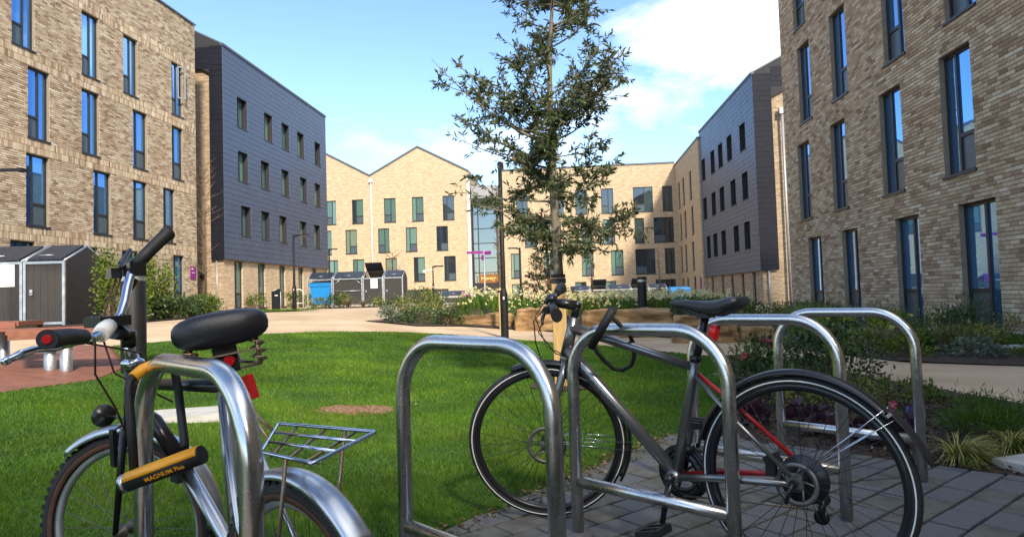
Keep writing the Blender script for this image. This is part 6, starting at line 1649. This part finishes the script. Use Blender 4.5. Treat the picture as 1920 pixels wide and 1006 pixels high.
# bed along the shaded wall
for i, (x, y, s) in enumerate([(5.15, 10.6, 1.0), (5.65, 10.2, 0.9), (6.05, 10.4, 0.85), (4.95, 11.4, 0.9)]):
    shrub('spurge', 'spurge with lime heads along the shaded wall bed', x, y, 0.34 * s, 0.34 * s, 0.62 * s, 700, 0.075, 0.018, M_leaf_grey, cat='shrub', flowers=(M_lime, 16, 0.15), group='lime headed spurges', up=0.6)
for i, (x, y, L_) in enumerate([(5.35, 9.6, 0.60), (5.75, 9.2, 0.62), (6.2, 9.3, 0.55), (5.0, 10.0, 0.55)]):
    blades('grass_clump', 'soft arching green grass clump before the spurges', x, y, 420, L_, 0.006, 0.55, M_gblade if i % 2 else M_straw, arch=0.55, group='arching grasses before the spurges')
shrub('fern_shrub', 'ferny upright shrub between the two ground floor windows', 7.05, 10.3, 0.36, 0.36, 0.72, 1000, 0.09, 0.022, M_leaf_dark, up=0.5)
shrub('low_shrub', 'low green shrub at the corner of the concrete apron', 6.75, 9.6, 0.36, 0.3, 0.36, 700, 0.06, 0.02, M_leaf_olive)
shrub('low_shrub', 'reddish tipped shrub near the ferny upright shrub', 7.45, 10.0, 0.28, 0.28, 0.50, 350, 0.06, 0.02, M_leaf_olive)
shrub('low_shrub', 'tiny mossy mound beside the concrete apron', 6.45, 8.25, 0.30, 0.22, 0.12, 600, 0.04, 0.012, M_leaf_hedge)
shrub('low_shrub', 'small leafy shrub at the apron edge', 6.75, 8.6, 0.18, 0.18, 0.24, 300, 0.045, 0.018, M_leaf_dark)
for i, (x, y, r_, h) in enumerate([(6.0, 12.5, 0.6, 0.5), (6.8, 14, 0.7, 0.55), (5.6, 14, 0.6, 0.45), (7.3, 16, 0.7, 0.6), (6.4, 17.5, 0.7, 0.5), (8.0, 19, 0.7, 0.5), (5.4, 12.6, 0.4, 0.4)]):
    shrub('low_shrub', 'green shrub further along the shaded wall', x, y, r_, r_, h, 700, 0.09, 0.035, (M_leaf_hedge, M_leaf_dark, M_leaf_olive)[i % 3], group='shrubs along the shaded wall')
# near bed
shrub('flowering_shrub', 'glossy shrub with pink flowers behind the grey bicycle', 1.98, 5.35, 0.26, 0.26, 0.56, 620, 0.055, 0.028, M_leaf_dark, flowers=(M_pink, 4, 0.07), clumps=16)
shrub('glossy_shrub', 'large dark glossy shrub seen through the last two stands', 2.55, 5.55, 0.36, 0.34, 0.66, 1100, 0.055, 0.026, M_leaf_dark, clumps=20)
shrub('glossy_shrub', 'small dark shrub with open twigs near the path edge', 3.12, 6.0, 0.30, 0.26, 0.46, 520, 0.05, 0.024, M_leaf_dark, clumps=13)
shrub('glossy_shrub', 'low olive shrub under the rear wheel view', 2.35, 4.85, 0.30, 0.26, 0.30, 560, 0.05, 0.022, M_leaf_olive)
for i, (x, y) in enumerate([(1.62, 4.55), (1.85, 4.30), (2.08, 4.12), (2.0, 4.6), (2.25, 3.95)]):
    shrub('purple_foliage_plant', 'low purple leaved plant at the paving edge', x, y, 0.14, 0.12, 0.14, 90, 0.075, 0.065, M_heuch, cat='plant', stems=4, group='purple leaved plants', clumps=7)
shrub('rosemary_shrub', 'upright needle leaved green shrub behind the striped sedge', 2.82, 4.02, 0.20, 0.18, 0.24, 2400, 0.055, 0.006, M_gblade, up=0.9, flowers=(M_violet, 2, 0.035))
shrub('rosemary_shrub', 'second needle leaved shrub beyond the kerb block', 3.36, 4.25, 0.17, 0.17, 0.20, 1500, 0.055, 0.006, M_gblade, up=0.9, flowers=(M_violet, 3, 0.035))
shrub('violet_plant', 'small plant with violet flowers in the mulch', 2.70, 4.55, 0.12, 0.10, 0.10, 120, 0.04, 0.018, M_leaf_dark, cat='plant', flowers=(M_violet, 4, 0.04), clumps=6, stems=4)
shrub('pink_plant', 'small plant with one pink flower in the mulch', 2.55, 4.62, 0.12, 0.10, 0.14, 100, 0.045, 0.016, M_leaf_dark, cat='plant', flowers=(M_pink, 2, 0.05), clumps=6, stems=4)
for i, (x, y, r_, h) in enumerate([(2.2, 5.15, 0.24, 0.3), (2.55, 6.4, 0.3, 0.34), (2.95, 7.1, 0.3, 0.3), (2.92, 5.35, 0.22, 0.2), (3.25, 5.3, 0.2, 0.16), (2.15, 5.9, 0.22, 0.3), (2.9, 8.0, 0.3, 0.3), (3.3, 6.9, 0.25, 0.22)]):
    shrub('low_shrub', 'low leafy filler plant in the mulched bed beside the stands', x, y, r_, r_, h, 420, 0.05, 0.02, (M_leaf_olive, M_leaf_hedge, M_leaf_dark)[i % 3], group='low filler plants in the near bed')
for i, (x, y, r_, h) in enumerate([(5.2, 8.75, 0.3, 0.26), (5.85, 8.35, 0.3, 0.25), (6.25, 9.0, 0.35, 0.35), (5.6, 11.3, 0.45, 0.5), (6.5, 11.6, 0.5, 0.55), (4.9, 9.3, 0.25, 0.3), (7.2, 11.2, 0.4, 0.5)]):
    shrub('low_shrub', 'fresh green low plant in the bed by the shaded wall', x, y, r_, r_, h, 600, 0.07, 0.025, (M_leaf_hedge, M_leaf_grey, M_leaf_olive)[i % 3], group='fresh low plants by the shaded wall')
blades('sedge_clump', 'striped yellow green sedge beside the last stand', 2.36, 3.56, 380, 0.26, 0.0062, 0.75, M_carex, arch=0.75, ang=-0.8)
blades('sedge_clump', 'striped yellow green sedge by the kerb block', 2.78, 3.72, 360, 0.26, 0.0062, 0.75, M_carex, arch=0.75, ang=-1.2)
blades('sedge_clump', 'dry arching grass tuft behind the last stand', 2.62, 5.02, 200, 0.26, 0.004, 0.6, M_straw, arch=0.6)
blades('sedge_clump', 'low dry grass tuft in the middle of the near bed', 2.40, 4.50, 150, 0.22, 0.004, 0.7, M_straw, arch=0.6)
# dead leaves and soil crumbs along the edge of the lawn and lying on it
nl2 = 900
tt = rng.random(nl2); ex_ = np.stack([-1.2 + tt * 2.24, 1.55 + tt * 2.87], 1) + rng.normal(size=(nl2, 2)) * 0.05
lx = rng.uniform(-4, 1.6, 160); ly = rng.uniform(3, 12, 160)
Q = np.concatenate([ex_, np.stack([lx, ly], 1)]); Q = np.array([q for q in Q if inpoly(q[0], q[1], LAWN) or inpoly(q[0], q[1], PAVE)])
nq = len(Q); zq = np.array([gz(a, b) for a, b in Q]) + np.where(Q[:, 1] > 4.5, 0.035, 0.022)
M_litter = tone_mat('dead_leaf', [(0.0, (0.035, 0.022, 0.012)), (0.6, (0.13, 0.075, 0.035)), (1.0, (0.34, 0.24, 0.12))], rough=0.85, scale=20, var=0.2)
V, F, T = leaf_arrays(np.column_stack([Q, zq]), rng.normal(size=(nq, 3)) * np.array([1, 1, 0.2]), rng.uniform(0.012, 0.035, nq), rng.uniform(0.006, 0.016, nq))
tag(link('leaf_litter', npmesh('leaf_litter', V, F, M_litter, T)), 'dead leaves scattered on the lawn and its paved edge', 'leaf litter', kind='stuff')
# bark chips on the near bed, fallen leaves on lawn
nb_ = 9000
P = []
while len(P) < nb_:
    x, y = random.uniform(1.4, 4.6), random.uniform(2.2, 9.5)
    if random.random() < 3.2 / y and inpoly(x, y, BED_NEAR): P.append((x, y, 0.022 + 0.02 * noise.noise(Vector((x * 3, y * 3, 3.1))) + random.uniform(0, .012)))
P = np.array(P); D = rng.normal(size=(nb_, 3)) * np.array([1, 1, 0.25])
M_chip = tone_mat('bark_chip', [(0.0, (0.012, 0.008, 0.006)), (0.6, (0.055, 0.032, 0.020)), (0.95, (0.12, 0.075, 0.045)), (1.0, (0.26, 0.18, 0.11))], rough=0.9, scale=20, var=0.2)
V, F, T = leaf_arrays(P, D, rng.uniform(0.02, 0.05, nb_), rng.uniform(0.008, 0.018, nb_))
tag(link('bark_mulch', npmesh('bark_mulch', V, F, M_chip, T)), 'loose bark chips over the near bed', 'mulch', kind='stuff')

# ------------------------------------------------------------------ lawn grass
def grass(name, poly, zones, label, dz=0.004):
    VV = []; TT = []
    px = np.array([p[0] for p in poly]); py = np.array([p[1] for p in poly])
    for (xa, xb, ya, yb, dens, hgt, wid) in zones:
        n = int((xb - xa) * (yb - ya) * dens)
        x = rng.uniform(xa, xb, n); y = rng.uniform(ya, yb, n)
        ins = np.zeros(n, bool); j = len(poly) - 1
        for i in range(len(poly)):
            c = (py[i] > y) != (py[j] > y)
            with np.errstate(divide='ignore', invalid='ignore'):
                c &= x < (px[j] - px[i]) * (y - py[i]) / (py[j] - py[i]) + px[i]
            ins ^= c; j = i
        ex = ((x + 2.60) / 0.30) ** 4 + ((y - 5.20) / 0.24) ** 4 > 1
        ex &= ((x + 1.36) / (0.31 + 0.05 * np.sin(x * 31) * np.sin(y * 23))) ** 2 + ((y - 5.66) / (0.20 + 0.05 * np.sin(x * 19 + y * 27))) ** 2 > rng.uniform(0.7, 1.1, n)
        ex &= ((x - 0.48) / 0.30) ** 2 + ((y - 6.85) / 0.36) ** 2 > 1
        # inside the view only
        q = np.abs(x / np.maximum(y, 0.1)) < 0.92
        m = ins & ex & q; x = x[m]; y = y[m]; n = len(x)
        t01 = np.clip((0.085 * (-x - 0.8) + 0.018 * (y - 3)) / 0.8, 0, 1)
        z = 0.62 * t01 * t01 * (3 - 2 * t01) + dz
        a = rng.uniform(0, 6.28, n); h = hgt * rng.uniform(0.5, 1.25, n); lean = rng.normal(0, 0.45, (n, 2)) * h[:, None]
        w = wid * rng.uniform(0.7, 1.3, n) / 2
        patch = 0.5 + 0.28 * np.sin(x * 1.7 + np.sin(y * 1.3) * 1.5) * np.sin(y * 1.1 + 0.7 * x) + 0.1 * np.sin(x * 7 + y * 5)
        fine = np.sin(x * 3.1 + 1.7 * np.sin(y * 2.3)) * np.sin(y * 3.7 + 1.3 * np.sin(x * 2.9)); h = h * (1 + 0.35 * fine)
        tone = np.clip(patch * 0.6 + rng.random(n) * 0.45 + 0.10 * fine, 0, 1); dry = np.sin(x * 0.9 + 2.1 * np.sin(y * 0.6)) * np.sin(y * 0.8 + 1.1)
        tone[rng.random(n) < 0.03 + 0.06 * (fine > 0.7) + 0.12 * np.clip(dry - 0.55, 0, 1)] = 1.0
        b1 = np.stack([x - np.cos(a) * w, y - np.sin(a) * w, z], 1); b2 = np.stack([x + np.cos(a) * w, y + np.sin(a) * w, z], 1)
        tp = np.stack([x + lean[:, 0], y + lean[:, 1], z + h], 1)
        VV.append(np.stack([b1, b2, tp], 1).reshape(-1, 3)); TT.append(np.repeat(tone, 3))
    V = np.concatenate(VV); F = np.arange(len(V)).reshape(-1, 3)
    return tag(link(name, npmesh(name, V, F, M_lawnblade, np.concatenate(TT))), label, 'grass', kind='stuff')
grass('grass', LAWN, [(-4.5, 1.3, 1.4, 3.6, 16000, 0.026, 0.0040), (-6, 2.0, 3.6, 6.0, 9500, 0.026, 0.0055), (-6, 2.9, 6.0, 9.5, 4800, 0.025, 0.008), (-6, 2.9, 9.5, 14.5, 2600, 0.025, 0.012)], 'short green grass blades of the lawn')
grass('grass', GRASS_STRIP, [(6.8, 8.5, 9.0, 12.5, 3000, 0.05, 0.010)], 'grass blades of the strip by the shaded wall', 0.045)
grass('grass', FAR_LAWN, [(-14.5, -7.5, 25, 31, 260, 0.05, 0.03)], 'grass blades of the small far grass tongue', 0.03)
